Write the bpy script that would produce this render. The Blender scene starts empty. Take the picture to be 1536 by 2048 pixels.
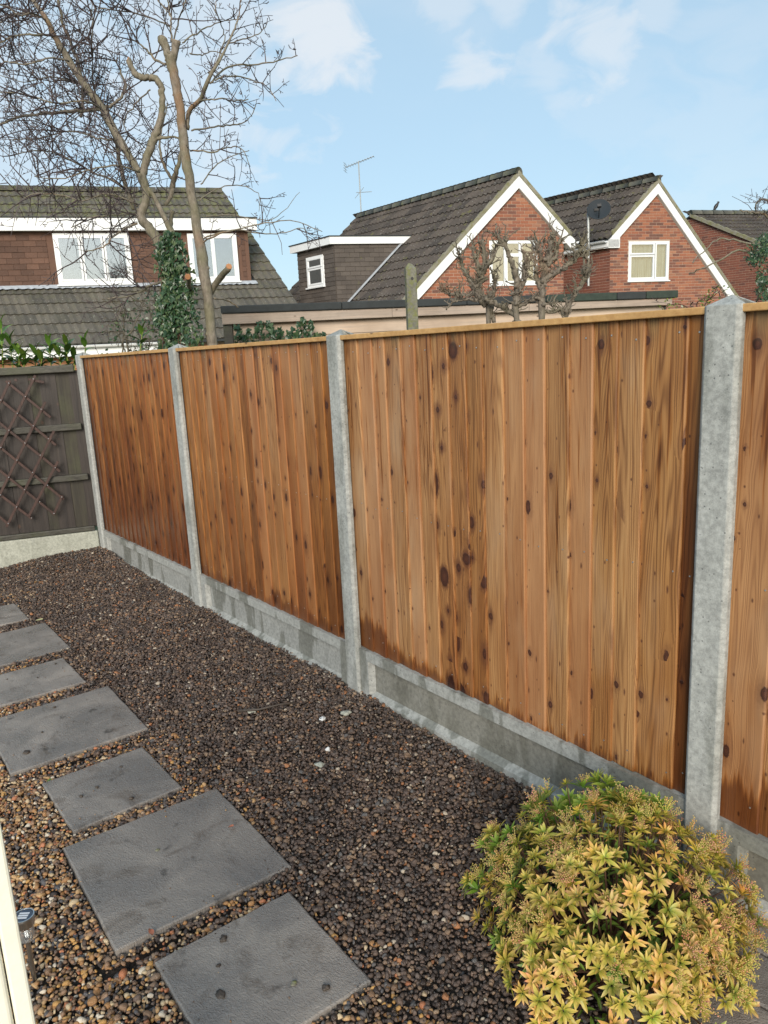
import bpy, bmesh, math, random
import numpy as np
from mathutils import Vector, Matrix

random.seed(7); rng = np.random.default_rng(7)
S = bpy.context.scene
COL = S.collection
PI = math.pi

# ------------------------------------------------------------------ camera
CAM_H = 1.70
F_PX, PITCH, ROLL = 1501.0552, 0.2130, -0.0492
cam_d = bpy.data.cameras.new("camera")
cam = bpy.data.objects.new("camera", cam_d); COL.objects.link(cam)
cp, sp, cr, sr = math.cos(PITCH), math.sin(PITCH), math.cos(ROLL), math.sin(ROLL)
_R0 = Vector((1, 0, 0)); _D = Vector((0, cp, -sp)); _U0 = Vector((0, sp, cp))
_right = _R0 * cr + _U0 * sr; _up = _U0 * cr - _R0 * sr
cam.matrix_world = Matrix(((_right.x, _up.x, -_D.x, 0), (_right.y, _up.y, -_D.y, 0), (_right.z, _up.z, -_D.z, CAM_H), (0, 0, 0, 1)))
cam_d.sensor_fit = 'VERTICAL'; cam_d.sensor_height = 36; cam_d.lens = F_PX * 36 / 2048
cam_d.clip_start = 0.02; cam_d.clip_end = 800
S.camera = cam

# ------------------------------------------------------------------ light
SUN_EL, SUN_AZ = math.radians(24), math.radians(184)      # azimuth clockwise from +Y
EXPOSURE = 1.32
SKY_STRENGTH = 0.088
world = bpy.data.worlds.new("World"); S.world = world; world.use_nodes = True
wn, wl = world.node_tree.nodes, world.node_tree.links
wn.clear()
w_out = wn.new('ShaderNodeOutputWorld'); w_bg = wn.new('ShaderNodeBackground')
sky = wn.new('ShaderNodeTexSky'); sky.sky_type = 'NISHITA'; sky.sun_disc = False
sky.sun_elevation = SUN_EL; sky.sun_rotation = SUN_AZ
sky.air_density = 1.0; sky.dust_density = 1.2; sky.ozone_density = 1.6
w_tc = wn.new('ShaderNodeTexCoord')
w_veil = wn.new('ShaderNodeMix'); w_veil.data_type = 'RGBA'; w_veil.inputs[0].default_value = 0.74
w_veil.inputs[7].default_value = (2.20, 3.08, 3.65, 1)
def _dir(px, py):
    a, b = px - 768, py - 1024; u = a * cr + b * sr; v = -a * sr + b * cr
    d = Vector((u / F_PX, cp - v / F_PX * sp, -sp - v / F_PX * cp)); return d.normalized()
def _wm(op, a, b=None, c=None):
    n = wn.new('ShaderNodeMath'); n.operation = op
    for i_, x_ in enumerate((a, b, c)):
        if x_ is None: continue
        if isinstance(x_, bpy.types.NodeSocket): wl.new(x_, n.inputs[i_])
        else: n.inputs[i_].default_value = x_
    return n.outputs[0]
def _wnoise(scale, det, dist=0.0, sc=(1, 1, 1)):
    mp_ = wn.new('ShaderNodeMapping'); mp_.inputs['Scale'].default_value = sc; wl.new(w_tc.outputs['Generated'], mp_.inputs['Vector'])
    n = wn.new('ShaderNodeTexNoise'); n.inputs['Scale'].default_value = scale; n.inputs['Detail'].default_value = det; n.inputs['Roughness'].default_value = 0.55; n.inputs['Distortion'].default_value = dist
    wl.new(mp_.outputs[0], n.inputs['Vector']); return n.outputs['Fac']
_n1 = _wnoise(13.0, 8, 0.7, (1, 1, 1.7)); _n2 = _wnoise(2.6, 5, 0.3, (1, 1, 1.6)); _n3 = _wnoise(1.2, 2)
_mask = None
# cumulus puffs: direction, angular size, strength
for (px, py, rad, st) in ((640, 85, .055, .95), (590, 40, .04, .6), (935, 105, .042, .7), (905, 20, .035, .5), (1010, 12, .03, .5), (1185, 75, .05, .65), (1100, 160, .04, .35), (1320, 5, .03, .4), (1240, 210, .07, .15), (1500, 60, .09, .2), (1470, 260, .12, .2), (330, 90, .16, .6), (90, 90, .12, .5), (420, 180, .08, .45), (60, 330, .12, .45)):
    dv = wn.new('ShaderNodeVectorMath'); dv.operation = 'DISTANCE'; wl.new(w_tc.outputs['Generated'], dv.inputs[0]); dv.inputs[1].default_value = _dir(px, py)
    d_ = _wm('ADD', dv.outputs['Value'], _wm('ADD', _wm('MULTIPLY', _wm('SUBTRACT', _n1, 0.5), -rad * 3.4), _wm('MULTIPLY', _wm('SUBTRACT', _n2, 0.5), -rad * 2.5)))
    f_ = _wm('MULTIPLY', _wm('SUBTRACT', 1.0, _wm('DIVIDE', d_, rad)), 1.0)
    f_ = _wm('MULTIPLY', _wm('SMOOTH_MIN', _wm('MAXIMUM', f_, 0.0), 0.6, 0.35), st * 1.1)
    _mask = f_ if _mask is None else _wm('MAXIMUM', _mask, f_)
# loose high cloud everywhere else
_broad = wn.new('ShaderNodeMapRange'); _broad.interpolation_type = 'SMOOTHSTEP'; wl.new(_n2, _broad.inputs[0]); _broad.inputs[1].default_value = 0.48; _broad.inputs[2].default_value = 0.75; _broad.inputs[4].default_value = 0.28
_all = wn.new('ShaderNodeMath'); _all.operation = 'MAXIMUM'; _all.use_clamp = True; wl.new(_mask, _all.inputs[0]); wl.new(_broad.outputs[0], _all.inputs[1])
# warm glow added low behind the camera, off the sun, for gable window reflections
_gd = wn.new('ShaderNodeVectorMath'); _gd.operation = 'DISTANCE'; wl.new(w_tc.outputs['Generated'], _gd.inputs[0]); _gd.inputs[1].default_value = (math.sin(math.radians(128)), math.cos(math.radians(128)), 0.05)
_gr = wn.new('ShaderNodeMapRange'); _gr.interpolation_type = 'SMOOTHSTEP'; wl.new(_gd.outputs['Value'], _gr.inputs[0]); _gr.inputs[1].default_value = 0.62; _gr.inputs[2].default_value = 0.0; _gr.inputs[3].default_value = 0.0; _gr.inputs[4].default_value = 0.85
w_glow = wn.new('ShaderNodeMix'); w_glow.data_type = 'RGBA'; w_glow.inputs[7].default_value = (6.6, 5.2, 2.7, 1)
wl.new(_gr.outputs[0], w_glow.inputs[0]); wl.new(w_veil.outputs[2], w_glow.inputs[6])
w_cl = wn.new('ShaderNodeMix'); w_cl.data_type = 'RGBA'; w_cl.inputs[7].default_value = (4.3, 4.25, 4.25, 1)
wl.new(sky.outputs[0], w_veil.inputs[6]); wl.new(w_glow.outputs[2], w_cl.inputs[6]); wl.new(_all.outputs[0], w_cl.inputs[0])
wl.new(w_cl.outputs[2], w_bg.inputs['Color']); w_bg.inputs['Strength'].default_value = SKY_STRENGTH
wl.new(w_bg.outputs[0], w_out.inputs[0])
sun_d = bpy.data.lights.new("sun", 'SUN'); sun_d.energy = 1.5; sun_d.angle = math.radians(30); sun_d.color = (1.0, 0.91, 0.79)
sun = bpy.data.objects.new("sun", sun_d); COL.objects.link(sun)
_sd = Vector((math.sin(SUN_AZ) * math.cos(SUN_EL), math.cos(SUN_AZ) * math.cos(SUN_EL), math.sin(SUN_EL)))
sun.rotation_euler = _sd.to_track_quat('Z', 'Y').to_euler(); sun.location = (0, 0, 20)
S.view_settings.view_transform = 'Standard'; S.view_settings.look = 'None'; S.view_settings.gamma = 1
S.view_settings.use_curve_mapping = False; S.view_settings.exposure = EXPOSURE
S.cycles.max_bounces = 6; S.cycles.transparent_max_bounces = 8

# ------------------------------------------------------------------ helpers
CAMP = np.array([0, 0, CAM_H])
def ray(px, py):
    a, b = px - 768, py - 1024
    u = a * cr + b * sr; v = -a * sr + b * cr
    x, Z = u / F_PX, -v / F_PX
    return np.array([x, cp + Z * sp, -sp + Z * cp])
def at(px, py, Y):
    d = ray(px, py); return CAMP + d * (Y / d[1])
def V3(*a): return np.array(a, float)
ZZ = V3(0, 0, 1)
def nrm(v): v = np.asarray(v, float); return v / np.linalg.norm(v)

def tag(o, label=None, cat=None, group=None, kind=None):
    if label: o['label'] = label
    if cat: o['category'] = cat
    if group: o['group'] = group
    if kind: o['kind'] = kind
    return o
def thing(name, label, cat, loc=(0, 0, 0), rz=0, group=None):
    o = bpy.data.objects.new(name, None); COL.objects.link(o); o.empty_display_size = 0.1
    o.location = loc; o.rotation_euler = (0, 0, rz)
    return tag(o, label, cat, group)
def link(name, me, parent=None, loc=None, mat=None):
    o = bpy.data.objects.new(name, me); COL.objects.link(o)
    if parent is not None: o.parent = parent
    if loc is not None: o.location = loc
    return o

class MB:
    """collects faces, then links them as one mesh object"""
    def __init__(s): s.v = []; s.f = []; s.att = []; s.n = 0
    def add(s, verts, faces, att=None):
        verts = np.asarray(verts, float).reshape(-1, 3)
        s.v.append(verts); n = s.n
        for f in faces: s.f.append([i + n for i in f])
        s.att.append(np.full(len(verts), 0.5) if att is None else (np.full(len(verts), float(att)) if np.isscalar(att) else np.asarray(att, float)))
        s.n += len(verts)
    def box(s, lo, hi, B=None, O=None, att=None):
        x0, y0, z0 = lo; x1, y1, z1 = hi
        c = np.array([(x0, y0, z0), (x1, y0, z0), (x1, y1, z0), (x0, y1, z0), (x0, y0, z1), (x1, y0, z1), (x1, y1, z1), (x0, y1, z1)], float)
        if B is not None: c = c @ np.asarray(B)
        if O is not None: c = c + O
        s.add(c, [(0, 3, 2, 1), (4, 5, 6, 7), (0, 1, 5, 4), (1, 2, 6, 5), (2, 3, 7, 6), (3, 0, 4, 7)], att)
    def prism(s, pts, ext, O=None, att=None):
        """pts: list of 3D points of a planar polygon, ext: 3D extrusion"""
        p = np.asarray(pts, float)
        if O is not None: p = p + O
        n = len(p); q = p + np.asarray(ext, float)
        f = [tuple(range(n))[::-1], tuple(range(n, 2 * n))] + [(i, (i + 1) % n, n + (i + 1) % n, n + i) for i in range(n)]
        s.add(np.vstack([p, q]), f, att)
    def tube(s, path, rad, sides=6, cap=True, att=None):
        path = np.asarray(path, float); n = len(path)
        rad = np.full(n, rad) if np.isscalar(rad) else np.asarray(rad, float)
        t = np.gradient(path, axis=0); t /= np.linalg.norm(t, axis=1)[:, None] + 1e-9
        up = V3(0, 0, 1) if abs(t[0][2]) < .9 else V3(1, 0, 0)
        a = np.cross(t[0], up); a /= np.linalg.norm(a)
        vs = []
        for i in range(n):
            a = a - t[i] * (a @ t[i]); a /= np.linalg.norm(a) + 1e-9
            b = np.cross(t[i], a)
            for k in range(sides):
                an = 2 * PI * k / sides
                vs.append(path[i] + rad[i] * (math.cos(an) * a + math.sin(an) * b))
        fs = [(i * sides + k, i * sides + (k + 1) % sides, (i + 1) * sides + (k + 1) % sides, (i + 1) * sides + k) for i in range(n - 1) for k in range(sides)]
        if cap: fs += [tuple(range(sides))[::-1], tuple((n - 1) * sides + k for k in range(sides))]
        s.add(vs, fs, att)
    def lathe(s, prof, O=(0, 0, 0), sides=24, att=None, wob=0):
        vs = []
        for r_, z_ in prof:
            for k in range(sides):
                rr = r_ * (1 + wob * math.cos(k * PI))
                vs.append((O[0] + rr * math.cos(2 * PI * k / sides), O[1] + rr * math.sin(2 * PI * k / sides), O[2] + z_))
        m = len(prof)
        fs = [(i * sides + k, i * sides + (k + 1) % sides, (i + 1) * sides + (k + 1) % sides, (i + 1) * sides + k) for i in range(m - 1) for k in range(sides)]
        fs += [tuple(range(sides))[::-1], tuple((m - 1) * sides + k for k in range(sides))]
        s.add(vs, fs, att)
    def mesh(s, name, mat=None, smooth=False):
        me = bpy.data.meshes.new(name)
        v = np.vstack(s.v) if s.v else np.zeros((0, 3))
        me.from_pydata(v.tolist(), [], s.f)
        at_ = me.attributes.new('rnd', 'FLOAT', 'POINT'); at_.data.foreach_set('value', np.concatenate(s.att).astype(np.float32) if s.att else [])
        if mat: me.materials.append(mat)
        if smooth: me.polygons.foreach_set('use_smooth', [True] * len(me.polygons))
        me.update(); return me
    def build(s, name, mat, parent=None, loc=None, smooth=False):
        return link(name, s.mesh(name, mat, smooth), parent, loc)
def bevel(o, w=0.004, seg=2, ang=0.6):
    m = o.modifiers.new('bevel', 'BEVEL'); m.width = w; m.segments = seg; m.limit_method = 'ANGLE'; m.angle_limit = ang
    return o

# ------------------------------------------------------------------ material helpers
class MT:
    def __init__(s, name, rough=0.7, spec=0.5):
        s.m = bpy.data.materials.new(name); s.m.use_nodes = True
        s.n = s.m.node_tree.nodes; s.l = s.m.node_tree.links
        s.b = s.n['Principled BSDF']; s.b.inputs['Roughness'].default_value = rough
        s.b.inputs['Specular IOR Level'].default_value = spec
    def new(s, t, **k):
        n = s.n.new('ShaderNode' + t)
        for a, v in k.items(): setattr(n, a, v)
        return n
    def put(s, sock, v):
        if isinstance(v, bpy.types.NodeSocket): s.l.new(v, sock)
        elif v is not None: sock.default_value = v
    def math(s, op, a, b=None, c=None, clamp=False):
        n = s.new('Math', operation=op, use_clamp=clamp)
        s.put(n.inputs[0], a); s.put(n.inputs[1], b)
        if c is not None: s.put(n.inputs[2], c)
        return n.outputs[0]
    def vmath(s, op, a, b=None):
        n = s.new('VectorMath', operation=op); s.put(n.inputs[0], a); s.put(n.inputs[1], b)
        return n.outputs['Value'] if op in ('LENGTH', 'DOT_PRODUCT', 'DISTANCE') else n.outputs[0]
    def noise(s, vec, scale, detail=4, rough=0.55, dist=0, col=False):
        n = s.new('TexNoise'); s.put(n.inputs['Vector'], vec); n.inputs['Scale'].default_value = scale
        n.inputs['Detail'].default_value = detail; n.inputs['Roughness'].default_value = rough; n.inputs['Distortion'].default_value = dist
        return n.outputs['Color' if col else 'Fac']
    def voro(s, vec, scale, feat='F1', out='Distance', rand=1.0):
        n = s.new('TexVoronoi', feature=feat); s.put(n.inputs['Vector'], vec); n.inputs['Scale'].default_value = scale; n.inputs['Randomness'].default_value = rand
        return n.outputs[out]
    def mapr(s, v, a, b, c=0.0, d=1.0, smooth=False):
        n = s.new('MapRange'); n.interpolation_type = 'SMOOTHSTEP' if smooth else 'LINEAR'
        s.put(n.inputs[0], v); s.put(n.inputs[1], a); s.put(n.inputs[2], b); s.put(n.inputs[3], c); s.put(n.inputs[4], d)
        return n.outputs[0]
    def mix(s, f, a, b, mode='MIX'):
        n = s.new('Mix', data_type='RGBA', blend_type=mode)
        s.put(n.inputs[0], f)
        for i, c in ((6, a), (7, b)):
            s.put(n.inputs[i], (c[0], c[1], c[2], 1) if isinstance(c, (tuple, list)) else c)
        return n.outputs[2]
    def ramp(s, f, stops, interp='LINEAR'):
        n = s.new('ValToRGB'); s.put(n.inputs[0], f); r = n.color_ramp; r.interpolation = interp
        while len(r.elements) < len(stops): r.elements.new(0.5)
        for e, (p, c) in zip(r.elements, stops): e.position = p; e.color = (c[0], c[1], c[2], 1)
        return n.outputs[0]
    def comb(s, x, y, z):
        n = s.new('CombineXYZ'); s.put(n.inputs[0], x); s.put(n.inputs[1], y); s.put(n.inputs[2], z); return n.outputs[0]
    def sep(s, v):
        n = s.new('SeparateXYZ'); s.l.new(v, n.inputs[0]); return n.outputs
    def pos(s): return s.new('NewGeometry').outputs['Position']
    def obj(s): return s.new('TexCoord').outputs['Object']
    def rnd(s): return s.new('ObjectInfo').outputs['Random']
    def attr(s, name): n = s.new('Attribute'); n.attribute_name = name; return n.outputs['Fac']
    def bump(s, h, strength=0.4, dist=0.01, prev=None):
        n = s.new('Bump'); s.l.new(h, n.inputs['Height']); n.inputs['Strength'].default_value = strength; n.inputs['Distance'].default_value = dist
        if prev is not None: s.l.new(prev, n.inputs['Normal'])
        return n.outputs[0]
    def done(s, col=None, rough=None, normal=None):
        if col is not None: s.put(s.b.inputs['Base Color'], (col[0], col[1], col[2], 1) if isinstance(col, (tuple, list)) else col)
        if rough is not None: s.put(s.b.inputs['Roughness'], rough)
        if normal is not None: s.l.new(normal, s.b.inputs['Normal'])
        return s.m

M = {}
# treated softwood; object colour: R wetness, G knottiness, B height of the wet foot (m), A tone
def wood_fence():
    t = MT('treated_softwood', 0.6)
    oi = t.new('ObjectInfo'); rnd = oi.outputs['Random']
    sc = t.new('SeparateColor'); t.l.new(oi.outputs['Color'], sc.inputs[0])
    wet, knot, foot = sc.outputs[0], sc.outputs[1], sc.outputs[2]; tone = oi.outputs['Alpha']
    p = t.sep(t.obj()); x, z = p[0], p[2]
    off = t.math('MULTIPLY', rnd, 37.0)
    # knots
    cell = t.comb(t.math('DIVIDE', t.math('ADD', x, 0.02), 0.125), off, t.math('DIVIDE', z, 0.21))
    vn = t.new('TexVoronoi', feature='F1'); t.l.new(cell, vn.inputs['Vector']); vn.inputs['Scale'].default_value = 1.0; vn.inputs['Randomness'].default_value = 0.9
    vs = t.sep(vn.outputs['Position']); vc = t.new('SeparateColor'); t.l.new(vn.outputs['Color'], vc.inputs[0])
    cs = t.sep(cell)
    dx = t.math('MULTIPLY', t.math('SUBTRACT', cs[0], vs[0]), 0.125)
    dz = t.math('MULTIPLY', t.math('SUBTRACT', cs[2], vs[2]), 0.21)
    has = t.math('LESS_THAN', vc.outputs[0], knot)
    rad = t.math('MULTIPLY', t.mapr(t.math('POWER', vc.outputs[1], 1.8), 0, 1, 0.0035, 0.014), t.math('MULTIPLY_ADD', t.math('MULTIPLY', knot, knot), 1.3, 0.75))
    wob = t.math('MULTIPLY', t.math('SUBTRACT', t.noise(t.obj(), 90, 2), 0.5), 0.007)
    d = t.math('ADD', t.vmath('LENGTH', t.comb(dx, 0, t.math('MULTIPLY', dz, t.mapr(vc.outputs[2], 0, 1, 0.42, 1.0)))), wob)
    kmask = t.math('MULTIPLY', has, t.mapr(d, t.math('MULTIPLY', rad, 0.85), t.math('MULTIPLY', rad, 1.15), 1, 0, True))
    kin = t.math('MULTIPLY', has, t.mapr(d, 0, t.math('MULTIPLY', rad, 0.9), 1, 0))
    halo = t.math('MULTIPLY', has, t.mapr(t.math('ADD', d, t.math('MULTIPLY', wob, 2.0)), rad, t.math('MINIMUM', t.math('MULTIPLY', rad, t.math('MULTIPLY_ADD', knot, 2.6, 2.0)), 0.042), 1, 0, True))
    # resin streak above and below a knot
    streak = t.math('MULTIPLY', has, t.math('MULTIPLY', t.mapr(t.math('ABSOLUTE', dx), 0, t.math('MULTIPLY', rad, 1.3), 1, 0, True), t.mapr(t.math('ABSOLUTE', dz), 0.0, t.math('MINIMUM', t.math('MULTIPLY', rad, 7), 0.085), 1, 0, True)))
    # grain coordinate bows round the knots
    push = t.math('MULTIPLY', t.math('MULTIPLY', has, t.math('SIGN', dx)), t.math('MULTIPLY', rad, t.math('EXPONENT', t.math('MULTIPLY', t.math('MULTIPLY', d, d), -900.0))))
    wavy = t.math('MULTIPLY', t.math('SUBTRACT', t.noise(t.comb(off, 0, z), 2.2, 2), 0.5), 0.022)
    u = t.math('ADD', t.math('SUBTRACT', x, push), wavy)
    gv = t.comb(t.math('MULTIPLY', u, 60.0), off, t.math('MULTIPLY', z, 0.55))
    n1 = t.noise(gv, 1.0, 3, 0.6)
    cath = t.noise(t.comb(t.math('MULTIPLY', u, 11.0), off, t.math('MULTIPLY', z, 0.42)), 1.0, 2, 0.45)
    rings = t.math('MULTIPLY_ADD', t.math('SINE', t.math('MULTIPLY', cath, 170.0)), 0.5, 0.5)
    rings = t.math('POWER', rings, 1.6)
    fib = t.noise(t.comb(t.math('MULTIPLY', u, 420.0), off, t.math('MULTIPLY', z, 6.0)), 1.0, 2, 0.6)
    grain = t.math('ADD', t.math('MULTIPLY', rings, 0.24), t.math('ADD', t.math('MULTIPLY', n1, 0.48), t.math('MULTIPLY', fib, 0.46)))
    base = t.ramp(grain, [(0.28, (0.60, 0.365, 0.175)), (0.53, (0.46, 0.258, 0.112)), (0.82, (0.20, 0.092, 0.034))])
    r2_ = t.math('FRACT', t.math('MULTIPLY', rnd, 17.3))
    base = t.mix(t.mapr(r2_, 0.0, 1.0, 0.0, 0.42), base, t.mix(1.0, base, (0.66, 0.58, 0.50), 'MULTIPLY'))
    # board to board tone, and a greener kind
    tn = t.math('ADD', tone, t.math('MULTIPLY', t.math('SUBTRACT', rnd, 0.5), 0.7))
    base = t.mix(t.mapr(tn, 0.35, 1.0), base, t.mix(0.8, base, (0.40, 0.36, 0.22), 'OVERLAY'))
    base = t.mix(t.mapr(tn, 0.25, -0.3), base, (0.46, 0.24, 0.115))
    blotch = t.noise(t.comb(t.math('MULTIPLY', x, 7.0), off, t.math('MULTIPLY', z, 1.1)), 1.0, 4, 0.6)
    base = t.mix(t.mapr(blotch, 0.36, 0.66, 0.0, 0.75), base, t.mix(1.0, base, (0.58, 0.42, 0.30), 'MULTIPLY'))
    pale_ = t.noise(t.comb(t.math('MULTIPLY', x, 5.0), t.math('ADD', off, 3.0), t.math('MULTIPLY', z, 1.6)), 1.0, 3, 0.6)
    base = t.mix(t.mapr(pale_, 0.52, 0.75, 0.0, 0.5), base, (0.50, 0.335, 0.20))
    # wet foot with fibres wicking up, and rain runs from the top
    jag = t.noise(t.comb(t.math('MULTIPLY', x, 130.0), off, t.math('MULTIPLY', z, 2.0)), 1.0, 2, 0.5)
    big = t.noise(t.comb(t.math('MULTIPLY', x, 14.0), off, t.math('MULTIPLY', z, 1.5)), 1.0, 2, 0.5)
    edge = t.math('ADD', t.math('SUBTRACT', foot, 0.12), t.math('ADD', t.math('MULTIPLY', jag, 0.13), t.math('MULTIPLY', big, 0.17)))
    w1 = t.mapr(t.math('SUBTRACT', z, edge), -0.05, 0.015, 0.92, 0, True)
    runn = t.noise(t.comb(t.math('MULTIPLY', x, 42.0), t.math('ADD', off, 5.0), t.math('MULTIPLY', z, 1.3)), 1.0, 3, 0.6)
    w2 = t.mapr(t.math('ADD', runn, t.math('MULTIPLY', t.math('SUBTRACT', z, 1.1), 0.12)), 0.575, 0.68, 0, 0.85, True)
    w = t.math('MAXIMUM', t.math('MAXIMUM', w1, w2), wet, clamp=True)
    pw = t.noise(t.comb(t.math('MULTIPLY', x, 10.0), t.math('ADD', off, 9.0), t.math('MULTIPLY', z, 1.8)), 1.0, 3, 0.6)
    wv = t.math('MULTIPLY', wet, t.math('ADD', t.mapr(pw, 0.3, 0.7, 0.75, 1.2), t.math('MULTIPLY', t.math('SUBTRACT', 0.80, z), 0.48)))
    w = t.math('MAXIMUM', t.math('MAXIMUM', w1, w2), wv, clamp=True)
    kn = t.mix(t.math('MULTIPLY_ADD', t.math('SINE', t.math('MULTIPLY', d, 2600.0)), 0.35, t.math('MULTIPLY', kin, 0.6), clamp=True), (0.042, 0.014, 0.009), (0.15, 0.055, 0.028))
    base = t.mix(t.math('MULTIPLY', halo, t.math('MULTIPLY_ADD', knot, 0.55, 0.15)), base, (0.13, 0.050, 0.024))
    base = t.mix(t.math('MULTIPLY', streak, t.mapr(vc.outputs[2], 0.35, 1.0, 0, 0.95)), base, (0.11, 0.036, 0.017))
    base = t.mix(kmask, base, kn)
    # pin knots and short dark flecks
    c2 = t.comb(t.math('DIVIDE', x, 0.05), t.math('ADD', off, 11.0), t.math('DIVIDE', z, 0.13))
    v2 = t.new('TexVoronoi', feature='F1'); t.l.new(c2, v2.inputs['Vector']); v2.inputs['Scale'].default_value = 1.0
    p2 = t.sep(v2.outputs['Position']); q2 = t.sep(c2); s2 = t.new('SeparateColor'); t.l.new(v2.outputs['Color'], s2.inputs[0])
    d2x = t.math('MULTIPLY', t.math('SUBTRACT', q2[0], p2[0]), 0.05); d2z = t.math('MULTIPLY', t.math('SUBTRACT', q2[2], p2[2]), 0.13)
    d2 = t.math('ADD', t.vmath('LENGTH', t.comb(d2x, 0, t.math('MULTIPLY', d2z, t.mapr(s2.outputs[2], 0, 1, 0.25, 0.9)))), t.math('MULTIPLY', wob, 0.3))
    pin = t.math('MULTIPLY', t.math('LESS_THAN', s2.outputs[0], 0.34), t.mapr(d2, 0.0012, t.mapr(s2.outputs[1], 0, 1, 0.003, 0.0065), 0.9, 0, True))
    base = t.mix(pin, base, (0.10, 0.036, 0.018))
    wm_ = t.ramp(w, [(0.0, (1, 1, 1)), (0.5, (0.78, 0.60, 0.38)), (1.0, (0.33, 0.215, 0.165))])
    col = t.mix(1.0, base, wm_, 'MULTIPLY')
    # mossy line under the capping
    col = t.mix(t.math('MULTIPLY', t.mapr(z, 1.40, 1.49), t.mapr(big, 0.52, 0.66, 0, 0.6)), col, (0.10, 0.10, 0.05))
    h = t.math('ADD', t.math('MULTIPLY', grain, -0.5), t.math('MULTIPLY', kmask, 0.25))
    nb = t.bump(h, 0.75, 0.003)
    rough = t.mapr(w, 0, 1, 0.62, 0.36)
    return t.done(col, rough, nb)
M['fence_wood'] = wood_fence()

def plain_wood(name, c1, c2, rough=0.7, axis=0, sc=1.0, knots=True, green=0):
    t = MT(name, rough)
    p = t.sep(t.pos()); q = t.sep(t.obj())
    al = p[axis]
    oth = [i for i in range(3) if i != axis]
    rnd = t.rnd()
    v = t.comb(t.math('MULTIPLY', al, 2.0 * sc), t.math('MULTIPLY', p[oth[0]], 45 * sc), t.math('ADD', t.math('MULTIPLY', p[oth[1]], 45 * sc), t.math('MULTIPLY', rnd, 20)))
    n = t.noise(v, 1.0, 5, 0.62)
    b = t.noise(t.pos(), 2.3 * sc, 4, 0.6)
    col = t.ramp(n, [(0.3, c1), (0.72, c2)])
    col = t.mix(t.mapr(b, 0.35, 0.7, 0, 0.6), col, t.mix(1.0, col, (0.55, 0.5, 0.46), 'MULTIPLY'))
    if knots:
        k = t.voro(t.comb(t.math('MULTIPLY', al, 4 * sc), t.math('MULTIPLY', p[oth[0]], 6 * sc), t.math('MULTIPLY', p[oth[1]], 6 * sc)), 1.0)
        col = t.mix(t.mapr(k, 0.05, 0.09, 0.8, 0), col, (0.07, 0.035, 0.02))
    if green:
        g_ = t.noise(t.pos(), 3.5, 4, 0.65)
        col = t.mix(t.mapr(g_, 0.48, 0.7, 0, green), col, (0.07, 0.085, 0.028))
    return t.done(col, None, t.bump(n, 0.5, 0.004))
M['cap_wood'] = plain_wood('new_capping_wood', (0.60, 0.37, 0.15), (0.44, 0.24, 0.085), 0.6, 0, 1.0)
M['dark_wood'] = plain_wood('old_dark_board', (0.046, 0.035, 0.029), (0.014, 0.010, 0.009), 0.5, 2, 1.0, True, 0.0)
M['dark_wood_green'] = plain_wood('old_algae_board', (0.050, 0.043, 0.027), (0.018, 0.015, 0.010), 0.6, 2, 1.0, True, 0.35)
M['dark_rail'] = plain_wood('old_wet_rail', (0.085, 0.082, 0.066), (0.028, 0.026, 0.020), 0.55, 0, 1.0, False, 0.4)
M['trellis'] = plain_wood('red_stained_slat', (0.075, 0.036, 0.027), (0.036, 0.016, 0.012), 0.55, 2, 1.5, False)
M['shed_fascia'] = plain_wood('weathered_fascia_board', (0.47, 0.38, 0.31), (0.32, 0.27, 0.23), 0.8, 0, 0.9)
M['shed_board'] = plain_wood('pale_cladding_board', (0.60, 0.47, 0.36), (0.46, 0.38, 0.31), 0.8, 0, 0.8)

def concrete(name, base, dark, wetc=0.5, wlo=0.55, whi=0.6, speck=0.8, rough=0.8, grow=0.0):
    t = MT(name, rough)
    P = t.pos()
    a = t.noise(P, 13, 6, 0.68); b = t.noise(P, 60, 5, 0.65); c = t.noise(P, 320, 2, 0.5)
    col = t.mix(0.45, t.ramp(a, [(0.3, dark), (0.68, base)]), tuple((p_ + q_) / 2 for p_, q_ in zip(dark, base)))
    col = t.mix(t.mapr(b, 0.40, 0.62, 0, 0.75), col, t.mix(1, col, (0.62, 0.62, 0.62), 'MULTIPLY'))
    col = t.mix(t.mapr(c, 0.3, 0.75, 0, 0.35 * speck), col, t.mix(1, col, (0.55, 0.56, 0.56), 'MULTIPLY'))
    pore = t.voro(P, 55); pm = t.mapr(pore, 0.09, 0.16, 0.8, 0)
    pm = t.math('MULTIPLY', pm, t.mapr(t.noise(P, 14, 2), 0.44, 0.56))
    col = t.mix(pm, col, (0.08, 0.085, 0.085))
    s = t.sep(P)
    run = t.noise(t.comb(t.math('MULTIPLY', s[0], 7.0), t.math('MULTIPLY', s[1], 7.0), t.math('MULTIPLY', s[2], 1.6)), 1.0, 3, 0.55)
    wm = t.mapr(run, wlo, whi, 0, 1, True)
    col = t.mix(t.math('MULTIPLY', wm, wetc), col, t.mix(1, col, (0.50, 0.50, 0.46), 'MULTIPLY'))
    eff = t.noise(t.comb(t.math('MULTIPLY', s[0], 16.0), t.math('MULTIPLY', s[1], 16.0), t.math('MULTIPLY', s[2], 4.0)), 1.0, 5, 0.7)
    col = t.mix(t.mapr(eff, 0.60, 0.78, 0, 0.22), col, (0.56, 0.57, 0.57))
    if grow:
        l_ = t.noise(P, 24, 5, 0.7)
        col = t.mix(t.mapr(l_, 0.46, 0.6, 0, grow), col, (0.16, 0.17, 0.045))
    h = t.math('ADD', t.math('MULTIPLY', b, 0.4), t.math('ADD', t.math('MULTIPLY', c, 0.4), t.math('MULTIPLY', pm, -0.7)))
    return t.done(col, t.mapr(wm, 0, 1, rough, 0.5), t.bump(h, 0.35, 0.003))
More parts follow.
